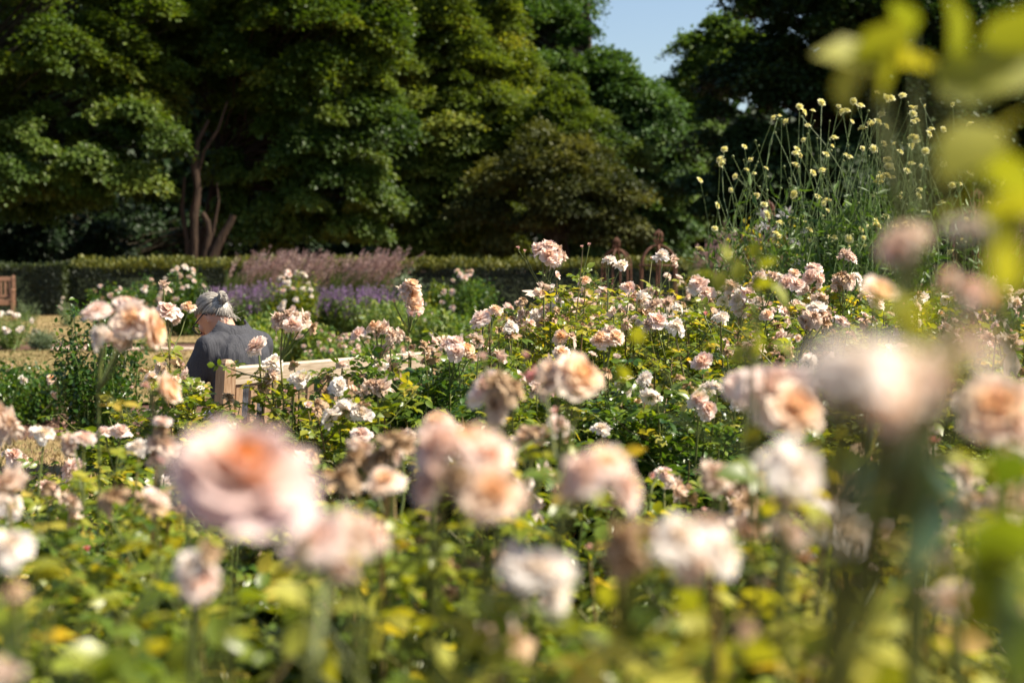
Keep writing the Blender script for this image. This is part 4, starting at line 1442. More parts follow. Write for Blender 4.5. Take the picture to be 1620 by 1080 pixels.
b = Geo()
b.ball(HC, (.072, .094, .112), nu=24, nv=18, rot=HR)                     # skull
b.ball(hd((0, .035, -.055)), (.056, .062, .065), rot=HR)                 # jaw
b.ball(hd((0, .085, -.095)), (.022, .018, .018), rot=HR)                 # chin
caps(b, [hd((0, .092, .022)), hd((0, .118, -.026))], [.009, .015], 8)    # nose
b.ball(hd((0, .098, -.058)), (.024, .012, .006), rot=HR)
b.ball(hd((0, .096, -.070)), (.021, .012, .007), rot=HR)
for s in (-1, 1):
    b.ball(hd((s * .073, -.004, -.008)), (.008, .018, .031), rot=HR)     # ear
    b.ball(hd((s * .030, .082, .030)), (.022, .012, .008), rot=HR)       # brow
    b.ball(hd((s * .040, .074, -.020)), (.022, .018, .018), rot=HR)      # cheek
caps(b, [(0, .14, .965), (0, .165, 1.01), hd((0, -.025, -.06))], [.062, .054, .052], 14)
b.ball((0, .01, .545), (.155, .12, .115))
b.ball((0, .045, .70), (.135, .095, .15))
b.ball((0, .095, .86), (.145, .075, .14))
caps(b, [(-.14, .11, .940), (0, .13, .935), (.14, .11, .935)], [.05, .055, .05])
for s in (-1, 1):
    caps(b, [(s * .155, .11, .940), (s * .225, .20, .715), (s * .07, .40, .635)], [.052, .040, .026])
    # hand: palm, five bent fingers, thumb from the side; resting on the thighs
    w0 = np.array([s * .07, .40, .635])
    pd = unit(np.array([-s * .35, .9, -.10]))
    sd_ = unit(np.cross(pd, [0, 0, 1.0])) * -s
    palm = w0 + pd * .055
    b.ball(palm, (.036, .046, .016), rot=np.stack([np.abs(sd_) * 0 + sd_, pd, np.cross(sd_, pd)], 1))
    for k, (o_, ln) in enumerate(((-.028, .060), (-.010, .074), (.010, .080), (.029, .072))):
        a0 = palm + pd * .036 - sd_ * o_
        a1 = a0 + pd * ln * .45 + np.array([0, 0, .004])
        a2 = a1 + pd * ln * .30 - np.array([0, 0, ln * .22])
        a3 = a2 + pd * ln * .10 - np.array([0, 0, ln * .22])
        caps(b, [a0 - pd * .02, a1, a2, a3], [.0095, .0088, .008, .007], 8, steps=3)
    t0 = palm + sd_ * .028 - pd * .02
    caps(b, [t0, t0 + sd_ * .022 + pd * .028, t0 + sd_ * .024 + pd * .055 - np.array([0, 0, .01])], [.0115, .0105, .0085], 8, steps=3)
    caps(b, [(s * .085, .02, .535), (s * .115, .44, .520), (s * .125, .47, .10)], [.088, .058, .040])
    caps(b, [(s * .125, .45, .045), (s * .14, .60, .03)], [.036, .028])
body = remeshed('body', b, M['skin'], person, .0062, 5)

# jacket
m, nt, out = new_mat("grey linen")
tc = nt.nodes.new("ShaderNodeTexCoord")
wv = nt.nodes.new("ShaderNodeTexNoise")
wv.inputs["Scale"].default_value = 220
wv.inputs["Detail"].default_value = 2
nt.links.new(tc.outputs["Object"], wv.inputs["Vector"])
c_ = ramp(nt, wv.outputs["Fac"], [(0.3, (0.024, 0.025, 0.032)), (0.7, (0.050, 0.050, 0.060))])
p_ = nt.nodes.new("ShaderNodeBsdfPrincipled")
nt.links.new(c_, p_.inputs["Base Color"])
p_.inputs["Roughness"].default_value = .85
nz = nt.nodes.new("ShaderNodeTexNoise")
nz.inputs["Scale"].default_value = 7
nz.inputs["Detail"].default_value = 3
nz.inputs["Distortion"].default_value = 1.2
mp = nt.nodes.new("ShaderNodeMapping")
mp.inputs["Scale"].default_value = (1.6, 1.2, .45)
nt.links.new(tc.outputs["Object"], mp.inputs[0])
nt.links.new(mp.outputs[0], nz.inputs["Vector"])
bp = nt.nodes.new("ShaderNodeBump")
bp.inputs["Strength"].default_value = .8
bp.inputs["Distance"].default_value = .03
nt.links.new(nz.outputs["Fac"], bp.inputs["Height"])
nt.links.new(bp.outputs[0], p_.inputs["Normal"])
nt.links.new(p_.outputs[0], out.inputs[0])
M['jacket'] = m
j = Geo()
j.ball((0, .02, .60), (.185, .14, .14))
j.ball((0, .055, .73), (.180, .13, .16))
j.ball((0, .085, .86), (.195, .130, .155))
j.ball((0, .10, .92), (.180, .105, .095))
caps(j, [(-.160, .11, .940), (0, .120, .955), (.160, .11, .940)], [.070, .090, .070])
for s in (-1, 1):
    caps(j, [(s * .172, .11, .938), (s * .228, .20, .700), (s * .095, .375, .64)], [.070, .058, .040])
jk = remeshed('jacket', j, M['jacket'], person, .009, 5)
tx = bpy.data.textures.new("cloth folds", 'CLOUDS')
tx.noise_scale = .11
tx.noise_depth = 1
dp = jk.modifiers.new("folds", 'DISPLACE')
dp.texture = tx
dp.texture_coords = 'LOCAL'
dp.strength = .020
dp.mid_level = .35
# standing collar round the neck, with its dark inside edge
g = Geo()
n = 28
t = np.linspace(.05, math.pi - .05, n) + math.pi
ring = lambda r, z, rx=1.0: np.stack([np.cos(t) * r * rx, .130 + np.sin(t) * r * .82, z + .030 * np.sin(t)], -1)
rows = [ring(.105, 1.000, 1.1), ring(.086, 1.040), ring(.078, 1.066), ring(.086, 1.073), ring(.104, 1.050), ring(.128, 1.006, 1.16)]
v = np.stack(rows)
v = v.reshape(-1, 3)
g.add(v, [[i * n + k, i * n + k + 1, (i + 1) * n + k + 1, (i + 1) * n + k] for i in range(5) for k in range(n - 1)])
link('collar', g.mesh('collar', M['jacket']), jk)

# trousers: pale linen, and a pale tunic hem below the jacket
M['pale_cloth'] = noise_mat("pale linen", [(0.3, (0.50, 0.50, 0.54)), (0.7, (0.66, 0.66, 0.70))], scale=14, rough=.9, bump=.6, bdist=.02)
tr = Geo()
tr.ball((0, .02, .535), (.190, .150, .105))
for s in (-1, 1):
    caps(tr, [(s * .09, .04, .530), (s * .118, .445, .520), (s * .125, .475, .16)], [.100, .075, .070])
remeshed('trousers', tr, M['pale_cloth'], person, .012, 5)
M['shoe'] = noise_mat("shoe leather", [(0.3, (0.03, 0.03, 0.035)), (0.7, (0.06, 0.055, 0.06))], scale=20, rough=.5, bump=.1)
for s in (-1, 1):
    sh = Geo()
    caps(sh, [(s * .125, .43, .050), (s * .132, .52, .045), (s * .142, .62, .036)], [.044, .046, .034])
    sh.ball((s * .125, .46, .085), (.045, .05, .05))
    remeshed('shoe', sh, M['shoe'], person, .010, 3)

# hair: strands swept back over the skull to a twisted bun
m, nt, out = new_mat("grey hair")
at_ = nt.nodes.new("ShaderNodeAttribute")
at_.attribute_name = "tint"
c_ = ramp(nt, at_.outputs["Fac"], [(0.0, (0.06, 0.045, 0.035)), (0.45, (0.19, 0.165, 0.14)), (1.0, (0.48, 0.44, 0.39))])
p_ = nt.nodes.new("ShaderNodeBsdfPrincipled")
nt.links.new(c_, p_.inputs["Base Color"])
p_.inputs["Roughness"].default_value = .42
nt.links.new(p_.outputs[0], out.inputs[0])
M['hair'] = m
h = Geo()
bun_d = unit(np.array([-.22, -.93, .16]))
E = np.array([.0765, .099, .1165])
cap_pts = []
N = 900
az = rng.uniform(0, 2 * math.pi, N)
# hairline direction around the head (0 = forehead, pi = nape)
sx = np.sin(az)
fy = np.cos(az)
hz = np.interp(np.abs(np.where(az > math.pi, 2 * math.pi - az, az)), [0, .7, 1.25, 1.75, 2.3, math.pi], [.60, .52, .40, .10, -.34, -.56])
st = unit(np.stack([sx * np.sqrt(np.maximum(1 - hz ** 2, .05)), fy * np.sqrt(np.maximum(1 - hz ** 2, .05)), hz], -1) + rng.normal(0, .05, (N, 3)))
t = np.linspace(0, 1, 12)
dot = np.clip((st * bun_d).sum(-1), -1, 1)
om = np.arccos(dot)[:, None]
sl_ = (np.sin((1 - t) * om) / np.sin(om))[..., None] * st[:, None] + (np.sin(t * om) / np.sin(om))[..., None] * bun_d
lift = 1.0 + .05 * np.sin(t * math.pi)[None, :, None] + rng.uniform(-.012, .03, (N, 1, 1)) + rng.normal(0, .004, (N, 12, 1))
lp = sl_ * E * lift
wp = lp @ HR.T + HC
h.tubes(wp, np.full((N, 12), .0036) * np.concatenate([[.5], np.ones(10), [.7]]), 4, a=np.clip(rng.normal(.50, .32, N), 0, 1))
# strays
N = 70
d0 = unit(rng.normal(0, 1, (N, 3)) + [0, -.9, .5])
q0 = (d0 * E * 1.04) @ HR.T + HC
q1 = q0 + (d0 @ HR.T) * .016 + rng.normal(0, .014, (N, 3))
h.tubes(curve_paths(q0, q1, 4, .2, .002), np.full((N, 4), .0006), 3, a=.9)
# loose hair at the nape
N = 36
az = rng.uniform(-.9, .9, N) + math.pi
d0 = unit(np.stack([np.sin(az), np.cos(az), rng.uniform(-.66, -.40, N)], -1))
q0 = (d0 * E * 1.02) @ HR.T + HC
q1 = q0 + np.stack([rng.normal(0, .012, N), rng.normal(-.018, .008, N), rng.uniform(-.035, -.01, N)], -1)
h.tubes(curve_paths(q0, q1, 5, .2, .002), np.full((N, 5), .0011), 3, a=.8)
hair = link('hair', h.mesh('hair', M['hair']), person)
scalp = Geo().ball((0, 0, 0), E * .985, nu=28, nv=20)
vv = scalp.v[0]
vn = vv / E
keepv = vn[:, 2] > np.interp(np.arctan2(np.abs(vn[:, 0]), vn[:, 1]), [0, .7, 1.25, 1.75, 2.3, math.pi], [.64, .56, .44, .14, -.30, -.52])
qk = scalp.q[0][keepv[scalp.q[0]].all(1)]
tk = scalp.t[0][keepv[scalp.t[0]].all(1)]
sc_ = Geo().add(vv @ HR.T + HC, qk, tk, a=.35)
link('scalp_hair', sc_.mesh('scalp_hair', M['hair']), hair)
bn = Geo()
bc = HC + HR @ (bun_d * E * 1.10)
ax = HR @ bun_d
s1 = unit(np.cross(ax, [0, 0, 1.0]))
s2 = np.cross(ax, s1)
for k in range(80):
    ph0 = rng.uniform(0, 6.28)
    rr_ = rng.uniform(.012, .022)
    t = np.linspace(0, rng.uniform(2.5, 5.5), 12)
    tw = .009 * np.sin(t * 3 + ph0)
    pth = bc + s1 * ((rr_ + tw) * np.cos(t + ph0))[:, None] * .75 + s2 * ((rr_ + tw) * np.sin(t + ph0))[:, None] * 1.15 + ax * (.010 + .012 * np.cos(t * 2 + ph0) + rng.uniform(-.006, .010))[:, None]
    bn.tubes([pth], np.full((1, 12), .0032), 4, a=rng.uniform(.25, .8))
bn.ball(bc, .022, a=.3)
link('hair_bun', bn.mesh('hair_bun', M['hair']), hair)
# glasses
M['frame'] = noise_mat("black acetate", [(0, (.008, .008, .012)), (1, (.02, .02, .028))], rough=.2, bump=0)
gl = Geo()
for s in (-1, 1):
    t = np.linspace(0, 2 * math.pi, 25)
    rim = np.array([hd((s * (.036 + .027 * math.copysign(abs(math.cos(a)) ** .7, math.cos(a))), .112 - .10 * (.036 + .027 * math.cos(a)) ** 2 * 6, -.002 + .023 * math.copysign(abs(math.sin(a)) ** .7, math.sin(a)))) for a in t])
    gl.tubes([rim], np.full((1, 25), .0030), 6)
    gl.tubes([np.array([hd((s * .064, .100, .008)), hd((s * .075, .090, .010)), hd((s * .080, .04, .012)), hd((s * .081, -.004, .014)), hd((s * .079, -.020, -.006))])], np.full((1, 5), .0030), 6)
gl.tubes([np.array([hd((-.010, .113, .004)), hd((0, .116, .008)), hd((.010, .113, .004))])], np.full((1, 3), .0024), 6)
glo = link('glasses', gl.mesh('glasses', M['frame']), person)
m, nt, out = new_mat("spectacle lens")
gb = nt.nodes.new("ShaderNodeBsdfGlass")
gb.inputs["Roughness"].default_value = 0
gb.inputs["IOR"].default_value = 1.05
nt.links.new(gb.outputs[0], out.inputs[0])
for s in (-1, 1):
    le = Geo().ball(hd((s * .036, .106, -.002)), (.026, .0012, .022), rot=HR, nu=18, nv=8)
    link('lens', le.mesh('lens', m), glo)
M['eye'] = noise_mat("eye", [(0, (.65, .62, .58)), (1, (.7, .68, .64))], rough=.15, bump=0)
for s in (-1, 1):
    link('eye', Geo().ball(hd((s * .031, .080, .002)), .012, nu=12, nv=8).mesh('eye', M['eye']), person)

# ------------------------------------------------------------------ the rose bed
# blooms the photograph singles out: pixel, distance, kind, size in metres, the way it faces
A = 'apricot'
TG = [
    # left standing spray, a little nearer than the focus
    (152, 488, 2.75, 'pink', .062, (-.3, -.4, .9)), (175, 497, 2.78, 'bud', .035, (.4, -.2, .9)), (207, 503, 2.70, A, .082, (-.1, -.85, .5)), (246, 517, 2.72, A, .085, (1, -.15, .1)), (205, 478, 2.80, 'pink', .066, (.2, -.1, 1)),
    (155, 528, 2.75, 'white', .050, (-.5, -.5, .5)), (190, 531, 2.73, 'tatty', .052, (-.1, -.8, .3)),
    (262, 616, 2.70, 'cup', .085, (1, -.2, .35)), (233, 612, 2.72, 'bud', .038, (-.5, -.3, .8)),
    (131, 690, 2.9, 'pink', .055, (.1, -.4, .9)), (112, 697, 3.0, 'tatty', .05, (-.2, -.4, .8)), (192, 679, 3.9, 'pink', .052, (.2, -.3, .9)), (163, 681, 3.9, 'pink', .045, (-.3, -.3, .9)),
    (265, 488, 5.0, 'pink', .084, (.1, -.45, .9)), (277, 501, 5.02, 'tatty', .05, (.4, -.4, .2)), (258, 448, 5.0, 'tatty', .052, (0, -.3, 1)), (298, 483, 5.1, A, .050, (0, -.4, .9)), (307, 612, 5.0, 'white', .070, (.3, -.5, .7)), (283, 597, 5.1, 'tatty', .05, (-.3, -.5, .7)), (22, 718, 4.6, 'pink', .06, (.2, -.4, .8)), (36, 724, 4.7, 'tatty', .05, (.4, -.4, .5)),
    (440, 502, 4.9, 'tatty', .068, (-.5, -.3, .8)), (456, 496, 4.9, 'tatty', .070, (-.1, -.2, 1)), (470, 500, 4.92, 'white', .066, (.2, -.4, .8)), (484, 503, 4.9, 'tatty', .064, (.5, -.3, .8)), (462, 512, 4.86, 'pink', .06, (0, -.8, .3)),
    (401, 546, 5.0, 'pink', .066, (-.5, -.4, .6)), (433, 571, 5.0, 'white', .066, (.2, -.6, .5)), (476, 598, 4.9, 'white', .066, (.3, -.6, .6)), (411, 538, 5.03, 'pink', .05, (.3, -.3, .8)), (496, 515, 4.95, 'spent', .05, (.5, -.3, .4)),
    (640, 455, 5.1, 'tatty', .058, (-.3, -.3, .8)), (652, 448, 5.1, A, .062, (.1, -.3, .9)), (650, 466, 5.1, A, .07, (.0, -.8, .5)), (655, 486, 5.1, A, .060, (.2, -.5, .7)), (664, 476, 5.14, 'pink', .045, (.7, -.4, .4)), (651, 498, 5.08, 'bud', .032, (-.1, -.1, 1)), (662, 500, 5.08, 'bud', .030, (.3, -.1, 1)), (624, 477, 5.1, 'bud', .030, (-.1, 0, 1)),
    (590, 514, 5.0, A, .052, (-.5, -.3, .7)), (604, 520, 5.0, 'tatty', .062, (-.1, -.6, .7)), (622, 528, 5.0, 'tatty', .056, (.6, -.4, .4)), (566, 527, 5.0, 'pink', .054, (-.3, -.5, .7)), (634, 526, 5.05, 'tatty', .04, (.2, -.4, .4)),
    (541, 575, 4.9, 'pink', .042, (.0, -.3, .9)), (519, 596, 4.9, 'spent', .04, (.2, -.3, .6)), (601, 579, 5.0, 'white', .056, (-.1, -.6, .6)), (538, 608, 4.8, 'white', .06, (.3, -.5, .6)), (516, 620, 4.8, 'spent', .05, (-.3, -.5, .6)), (575, 618, 4.9, 'tatty', .045, (.2, -.5, .6)), (540, 640, 4.8, 'tatty', .055, (.2, -.5, .6)),
    (705, 545, 4.9, 'pink', .068, (-.4, -.3, .8)), (722, 540, 4.9, 'pink', .070, (.1, -.3, .95)), (737, 550, 4.9, A, .06, (.4, -.5, .7)), (722, 556, 4.86, 'pink', .06, (0, -.8, .5)), (748, 566, 4.9, 'tatty', .052, (.5, -.4, .3)), (570, 685, 4.0, 'pink', .056, (-.1, -.6, .8)),
    (758, 502, 5.2, 'pink', .070, (-.5, -.4, .6)), (784, 489, 5.2, A, .054, (.1, -.4, .9)), (772, 493, 5.25, 'pink', .045, (-.2, -.3, .9)), (808, 514, 5.3, 'white', .05, (.1, -.6, .7)),
    (852, 392, 5.9, 'pink', .076, (-.5, -.3, .8)), (868, 387, 5.9, 'pink', .078, (0, -.3, .95)), (882, 395, 5.9, 'tatty', .074, (.5, -.4, .6)), (868, 402, 5.86, 'pink', .078, (.1, -.8, .4)), (882, 408, 5.88, 'pink', .062, (.5, -.7, .2)), (892, 402, 5.92, 'tatty', .05, (.9, -.2, .3)),
    (820, 393, 5.9, 'bud', .030, (-.2, 0, 1)), (830, 398, 5.9, 'bud', .030, (.1, 0, 1)), (921, 391, 6.0, 'bud', .028, (-.2, 0, 1)), (932, 388, 6.0, 'bud', .028, (.1, 0, 1)),
    (925, 442, 6.1, A, .054, (-.1, -.2, .95)), (963, 409, 6.6, 'white', .056, (0, -.3, .9)), (985, 418, 6.6, 'white', .060, (.4, -.4, .7)), (884, 475, 6.0, 'white', .05, (.2, -.5, .7)), (960, 410, 6.6, 'bud', .03, (.1, 0, 1)),
    (994, 452, 6.2, 'pink', .062, (-.2, -.5, .8)), (1006, 470, 6.2, A, .070, (-.2, -.7, .5)), (1020, 476, 6.2, 'white', .060, (.4, -.6, .4)), (1046, 401, 6.8, 'white', .062, (-.3, -.5, .8)), (1068, 409, 6.8, 'tatty', .056, (.5, -.4, .6)), (1031, 410, 7, 'bud', .03, (0, 0, 1)),
    (828, 473, 6, 'spent', .055, (0, -.3, .9)), (846, 497, 6.0, 'white', .064, (-.4, -.4, .8)), (862, 488, 6.0, 'tatty', .062, (0, -.4, .9)), (876, 504, 5.97, 'tatty', .060, (.3, -.6, .5)), (858, 508, 5.95, 'spent', .058, (-.1, -.8, .4)), (809, 514, 5.6, 'tatty', .05, (-.2, -.4, .8)),
    (887, 532, 5.2, A, .058, (-.2, -.7, .6)), (888, 557, 5.1, A, .060, (.1, -.8, .5)), (905, 530, 5.2, 'tatty', .05, (.3, -.4, .7)), (951, 534, 4.6, A, .066, (-.3, -.5, .7)), (974, 532, 4.6, A, .068, (.4, -.5, .7)), (966, 520, 4.62, 'tatty', .05, (0, 0, 1)),
    (1041, 505, 5.4, 'pink', .072, (.1, -.5, .8)), (1024, 512, 5.4, 'tatty', .05, (-.3, -.4, .8)), (1070, 513, 5.0, 'white', .062, (.2, -.6, .7)), (1106, 447, 6.0, 'pink', .075, (-.3, -.4, .9)), (1118, 462, 6.0, 'pink', .070, (.3, -.7, .5)), (1099, 441, 6.05, 'pink', .05, (-.5, -.2, .8)),
    (1166, 474, 5.6, 'pink', .068, (-.3, -.4, .8)), (1182, 482, 5.6, A, .06, (.1, -.7, .6)), (1184, 462, 5.6, 'pink', .066, (.3, -.4, .8)), (1172, 488, 5.6, 'pink', .06, (-.1, -.8, .4)), (1215, 497, 5.4, A, .052, (.1, -.6, .8)), (1142, 500, 5.5, 'white', .056, (.2, -.5, .8)),
    (1200, 436, 6.4, 'pink', .066, (-.4, -.4, .8)), (1222, 434, 6.4, 'tatty', .062, (-.1, -.4, .9)), (1236, 438, 6.4, 'white', .06, (.3, -.5, .7)), (1243, 446, 6.3, 'pink', .076, (-.3, -.6, .7)), (1262, 448, 6.3, 'pink', .076, (.2, -.5, .8)), (1257, 431, 6.4, A, .06, (0, -.3, .9)),
    (1286, 422, 6.4, 'pink', .074, (0, -.4, .9)), (1280, 438, 6.35, 'pink', .066, (-.4, -.7, .4)), (1298, 440, 6.35, 'pink', .068, (.6, -.5, .4)), (1333, 400, 6.5, 'tatty', .058, (-.3, -.4, .8)), (1348, 406, 6.5, 'pink', .06, (.4, -.4, .7)),
    (1330, 434, 6.2, 'spent', .07, (-.3, -.3, .8)), (1345, 440, 6.2, 'tatty', .07, (.2, -.4, .8)), (1322, 447, 6.2, 'tatty', .06, (-.5, -.5, .5)), (1357, 437, 6.25, 'white', .06, (.5, -.3, .7)),
    (1272, 506, 5.4, 'tatty', .07, (-.5, -.4, .6)), (1290, 484, 5.4, 'white', .07, (0, -.3, .95)), (1288, 500, 5.36, 'tatty', .07, (-.1, -.7, .6)), (1308, 510, 5.4, 'spent', .07, (.5, -.4, .6)), (1300, 493, 5.42, 'tatty', .065, (.4, -.3, .8)),
    (1116, 497, 5.6, 'redbud', .036, (0, -.4, .9)), (1111, 571, 4.7, 'pink', .064, (-.2, -.6, .7)), (1104, 630, 4.3, 'pink', .062, (-.2, -.6, .7)), (1121, 645, 4.3, 'pink', .062, (.3, -.7, .5)), (950, 676, 4.2, 'white', .05, (0, -.6, .8)), (1052, 748, 3.6, 'pink', .05, (.1, -.6, .7)),
    (1478, 700, 2.6, 'redbud', .042, (-.2, -.4, .9)), (1458, 470, 6.2, 'white', .06, (0, -.5, .8)), (1582, 446, 5.5, 'tatty', .09, (0, -.5, .8)), (1602, 540, 4.6, 'tatty', .09, (-.2, -.5, .8)), (1590, 460, 5.5, 'tatty', .08, (.2, -.5, .8)),
    # middle distance, softly blurred
    (770, 608, 2.35, 'pink', .075, (-.4, -.5, .7)), (790, 600, 2.3, 'spent', .075, (.1, -.4, .9)), (815, 608, 2.3, 'spent', .065, (.5, -.4, .7)), (792, 568, 2.3, 'bud', .03, (0, 0, 1)), (765, 566, 2.35, 'bud', .034, (-.2, 0, 1)), (832, 565, 2.3, 'bud', .032, (.2, 0, 1)), (782, 640, 2.3, 'tatty', .065, (-.1, -.8, .2)), (800, 625, 2.32, 'tatty', .05, (.2, -.7, .2)),
    (872, 587, 2.1, 'tatty', .085, (-.3, -.4, .8)), (898, 588, 2.1, 'pink', .085, (.0, -.3, .95)), (922, 592, 2.08, A, .080, (.5, -.6, .7)), (928, 612, 2.1, 'bud', .04, (.3, -.3, .4)), (846, 597, 2.2, 'redbud', .05, (-.8, -.3, .4)),
    (830, 690, 2.5, 'tatty', .07, (-.1, -.6, .7)), (852, 680, 2.5, 'spent', .06, (.3, -.4, .7)), (880, 655, 2.5, 'bud', .045, (0, -.2, 1)), (884, 670, 2.45, 'pink', .05, (.3, -.5, .6)), (892, 692, 2.5, 'redbud', .04, (.2, -.6, .4)),
    (620, 690, 2.2, 'spent', .065, (0, -.4, .9)), (645, 700, 2.2, 'spent', .06, (.3, -.4, .8)), (560, 720, 2.2, 'spent', .065, (-.3, -.4, .8)), (600, 725, 2.2, 'spent', .055, (.1, -.6, .6)), (540, 750, 2.1, 'spent', .06, (-.2, -.6, .6)), (606, 757, 1.9, A, .052, (-.2, -.5, .8)), (625, 720, 2.6, 'tatty', .055, (.2, -.6, .6)), (575, 705, 2.3, 'tatty', .05, (0, -.3, .8)), (690, 664, 2.0, A, .05, (-.2, -.3, .9)),
    (1172, 610, 1.9, 'pink', .070, (-.5, -.5, .5)), (1185, 600, 1.95, 'pink', .06, (.3, -.2, .8)), (1232, 612, 1.55, 'pink', .08, (-.3, -.6, .7)), (1260, 640, 1.5, A, .07, (.3, -.6, .5)), (1130, 745, 2.1, 'tatty', .07, (-.2, -.5, .7)), (1185, 790, 2.0, 'spent', .07, (.1, -.5, .7)), (1340, 750, 1.9, 'spent', .09, (.1, -.5, .7)), (1295, 812, 1.6, 'tatty', .075, (-.3, -.6, .6)), (1338, 838, 1.5, 'white', .07, (.4, -.6, .5)), (1315, 822, 1.55, A, .05, (.2, -.6, .5)),
    (1545, 800, 1.7, 'spent', .07, (0, -.5, .7)), (1530, 745, 1.9, 'tatty', .07, (.1, -.5, .8)), (1600, 790, 1.6, 'tatty', .08, (-.2, -.5, .8)), (1575, 640, 1.35, A, .085, (-.3, -.6, .7)), (1615, 660, 1.35, 'pink', .08, (.3, -.6, .7)), (1560, 625, 1.4, 'white', .06, (-.4, -.4, .8)), (1390, 462, 1.9, 'cup', .062, (.1, -.5, .8)),
    (5, 765, 2.2, 'tatty', .08, (0, -.5, .8)), (20, 800, 2.4, 'white', .05, (.3, -.5, .6)), (-5, 650, 3.0, 'tatty', .07, (.2, -.5, .8)), (18, 668, 3.0, 'tatty', .055, (.2, -.5, .6)), (70, 683, 3.4, 'white', .045, (.2, -.5, .8)), (137, 870, 3.2, 'redbud', .03, (0, -.5, .8)),
    (255, 680, 2.6, 'spent', .05, (0, -.4, .8)), (262, 700, 2.6, 'tatty', .06, (.1, -.5, .7)), (255, 665, 2.6, 'pink', .035, (0, -.3, .9)), (215, 705, 3.0, 'white', .045, (-.2, -.5, .7)), (245, 720, 2.6, 'tatty', .045, (-.3, -.5, .6)),
    # the big soft ones in front
    (385, 745, .84, 'hero', .080, (.22, -.50, .84)), (488, 752, .90, 'tatty', .028, (.8, -.4, .2)), 
    (18, 858, 1.5, 'white', .052, (.3, -.5, .8)), (300, 890, 1.35, 'white', .036, (-.2, -.4, .8)), (315, 912, 1.35, 'pink', .042, (.2, -.6, .5)), (335, 868, 1.35, 'spent', .03, (.3, -.4, .8)),
    (495, 850, 1.0, 'pink', .055, (-.5, -.4, .7)), (555, 845, 1.02, 'tatty', .060, (.3, -.4, .9)), (530, 880, 1.0, 'tatty', .045, (.1, -.8, .2)), (590, 838, 1.05, 'pink', .035, (.6, -.3, .4)),
    (690, 700, 1.17, 'pink', .062, (-.5, -.4, .8)), (735, 695, 1.18, A, .072, (.1, -.35, .95)), (778, 722, 1.17, 'pink', .062, (.6, -.4, .6)), (672, 765, 1.16, 'pink', .056, (-.7, -.5, .3)), (722, 752, 1.14, 'spent', .050, (-.1, -.7, .4)), (778, 775, 1.14, A, .066, (.2, -.8, .3)), (818, 790, 1.16, 'tatty', .050, (.9, -.3, .1)),
    (925, 740, 1.15, 'pink', .064, (-.4, -.4, .8)), (962, 735, 1.16, A, .060, (.3, -.4, .9)), (995, 765, 1.15, 'pink', .048, (.8, -.4, .3)), (905, 765, 1.15, 'tatty', .045, (-.5, -.7, .2)),
    (812, 882, 1.15, 'white', .040, (-.6, -.4, .7)), (848, 895, 1.13, 'white', .066, (.1, -.5, .85)), (880, 925, 1.14, 'white', .050, (.6, -.5, .3)), (838, 925, 1.14, 'tatty', .042, (-.1, -.8, .3)),
    (985, 850, 1.1, 'spent', .055, (-.3, -.5, .8)), (1030, 835, 1.12, 'spent', .050, (.0, -.4, .9)), (1000, 880, 1.1, 'spent', .045, (0, -.7, .4)), (1075, 845, 1.05, 'white', .055, (.2, -.5, .8)), (1100, 885, 1.05, 'tatty', .048, (-.1, -.7, .5)), (1145, 870, 1.1, 'white', .045, (.5, -.5, .6)), (1120, 825, 1.15, 'tatty', .04, (.2, -.4, .8)),
    (1240, 725, 1.0, 'white', .055, (-.2, -.4, .9)), (1265, 745, .98, 'white', .050, (.5, -.5, .6)), (1238, 790, 1.0, 'tatty', .030, (.1, -.7, .3)), (1245, 835, 1.0, 'tatty', .034, (.1, -.6, .6)),
    (1305, 580, .66, 'white', .034, (-.4, -.4, .8)), (1362, 560, .64, 'white', .040, (.1, -.2, .95)), (1428, 578, .66, 'white', .036, (.5, -.3, .8)), (1488, 600, .66, 'tatty', .028, (.8, -.4, .4)), (1400, 615, .64, 'apricot', .030, (.1, -.8, .3)), (1455, 645, .66, 'spent', .026, (.5, -.7, .2)), (1300, 610, .68, 'tatty', .026, (-.6, -.6, .2)), (1350, 620, .66, 'white', .026, (-.1, -.8, .5)), (1420, 665, .66, 'spent', .022, (.2, -.7, .2)),
    (1440, 365, .88, 'tatty', .036, (.3, -.3, .9)), (1412, 395, .90, 'pink', .030, (-.5, -.5, .4)), (1530, 355, .80, 'white', .030, (0, -.4, .9)), (1535, 455, .92, 'pink', .030, (-.2, -.5, .8)), (1560, 468, .92, A, .030, (.4, -.5, .5)), (1500, 445, .95, 'cup', .025, (-.6, -.4, .5)),
    (1535, 535, .62, 'tatty', .028, (0, -.6, .7)), (1515, 945, 1.0, 'pink', .042, (-.2, -.5, .8)), (1500, 950, .98, A, .025, (-.3, -.7, .5)), (1600, 955, .8, 'spent', .04, (0, -.5, .8)), (1180, 985, 1.0, 'spent', .03, (.1, -.5, .8)),
    (770, 1000, 1.3, 'pink', .05, (-.4, -.4, .8)), (810, 1010, 1.28, 'spent', .065, (.2, -.6, .7)), (790, 975, 1.32, 'spent', .035, (.1, -.3, .9)), (10, 1060, .9, 'tatty', .03, (0, -.5, .8)), (20, 930, 1.1, 'spent', .03, (0, -.5, .8)),
]
v_, q_, _, b_ = rose_tpl(99, n=52, opening=1.0, ruffle=.09)
m, nt, out = new_mat("pink petal with orange heart")
at_ = nt.nodes.new("ShaderNodeAttribute")
at_.attribute_name = "core"
c_ = ramp(nt, at_.outputs["Fac"], [(0.0, (.92, .30, .035)), (.34, (.92, .42, .10)), (.46, (.82, .58, .47)), (1.0, (.76, .60, .60))])
p_ = nt.nodes.new("ShaderNodeBsdfPrincipled")
nt.links.new(c_, p_.inputs["Base Color"])
p_.inputs["Roughness"].default_value = .55
t_ = nt.nodes.new("ShaderNodeBsdfTranslucent")
nt.links.new(c_, t_.inputs[0])
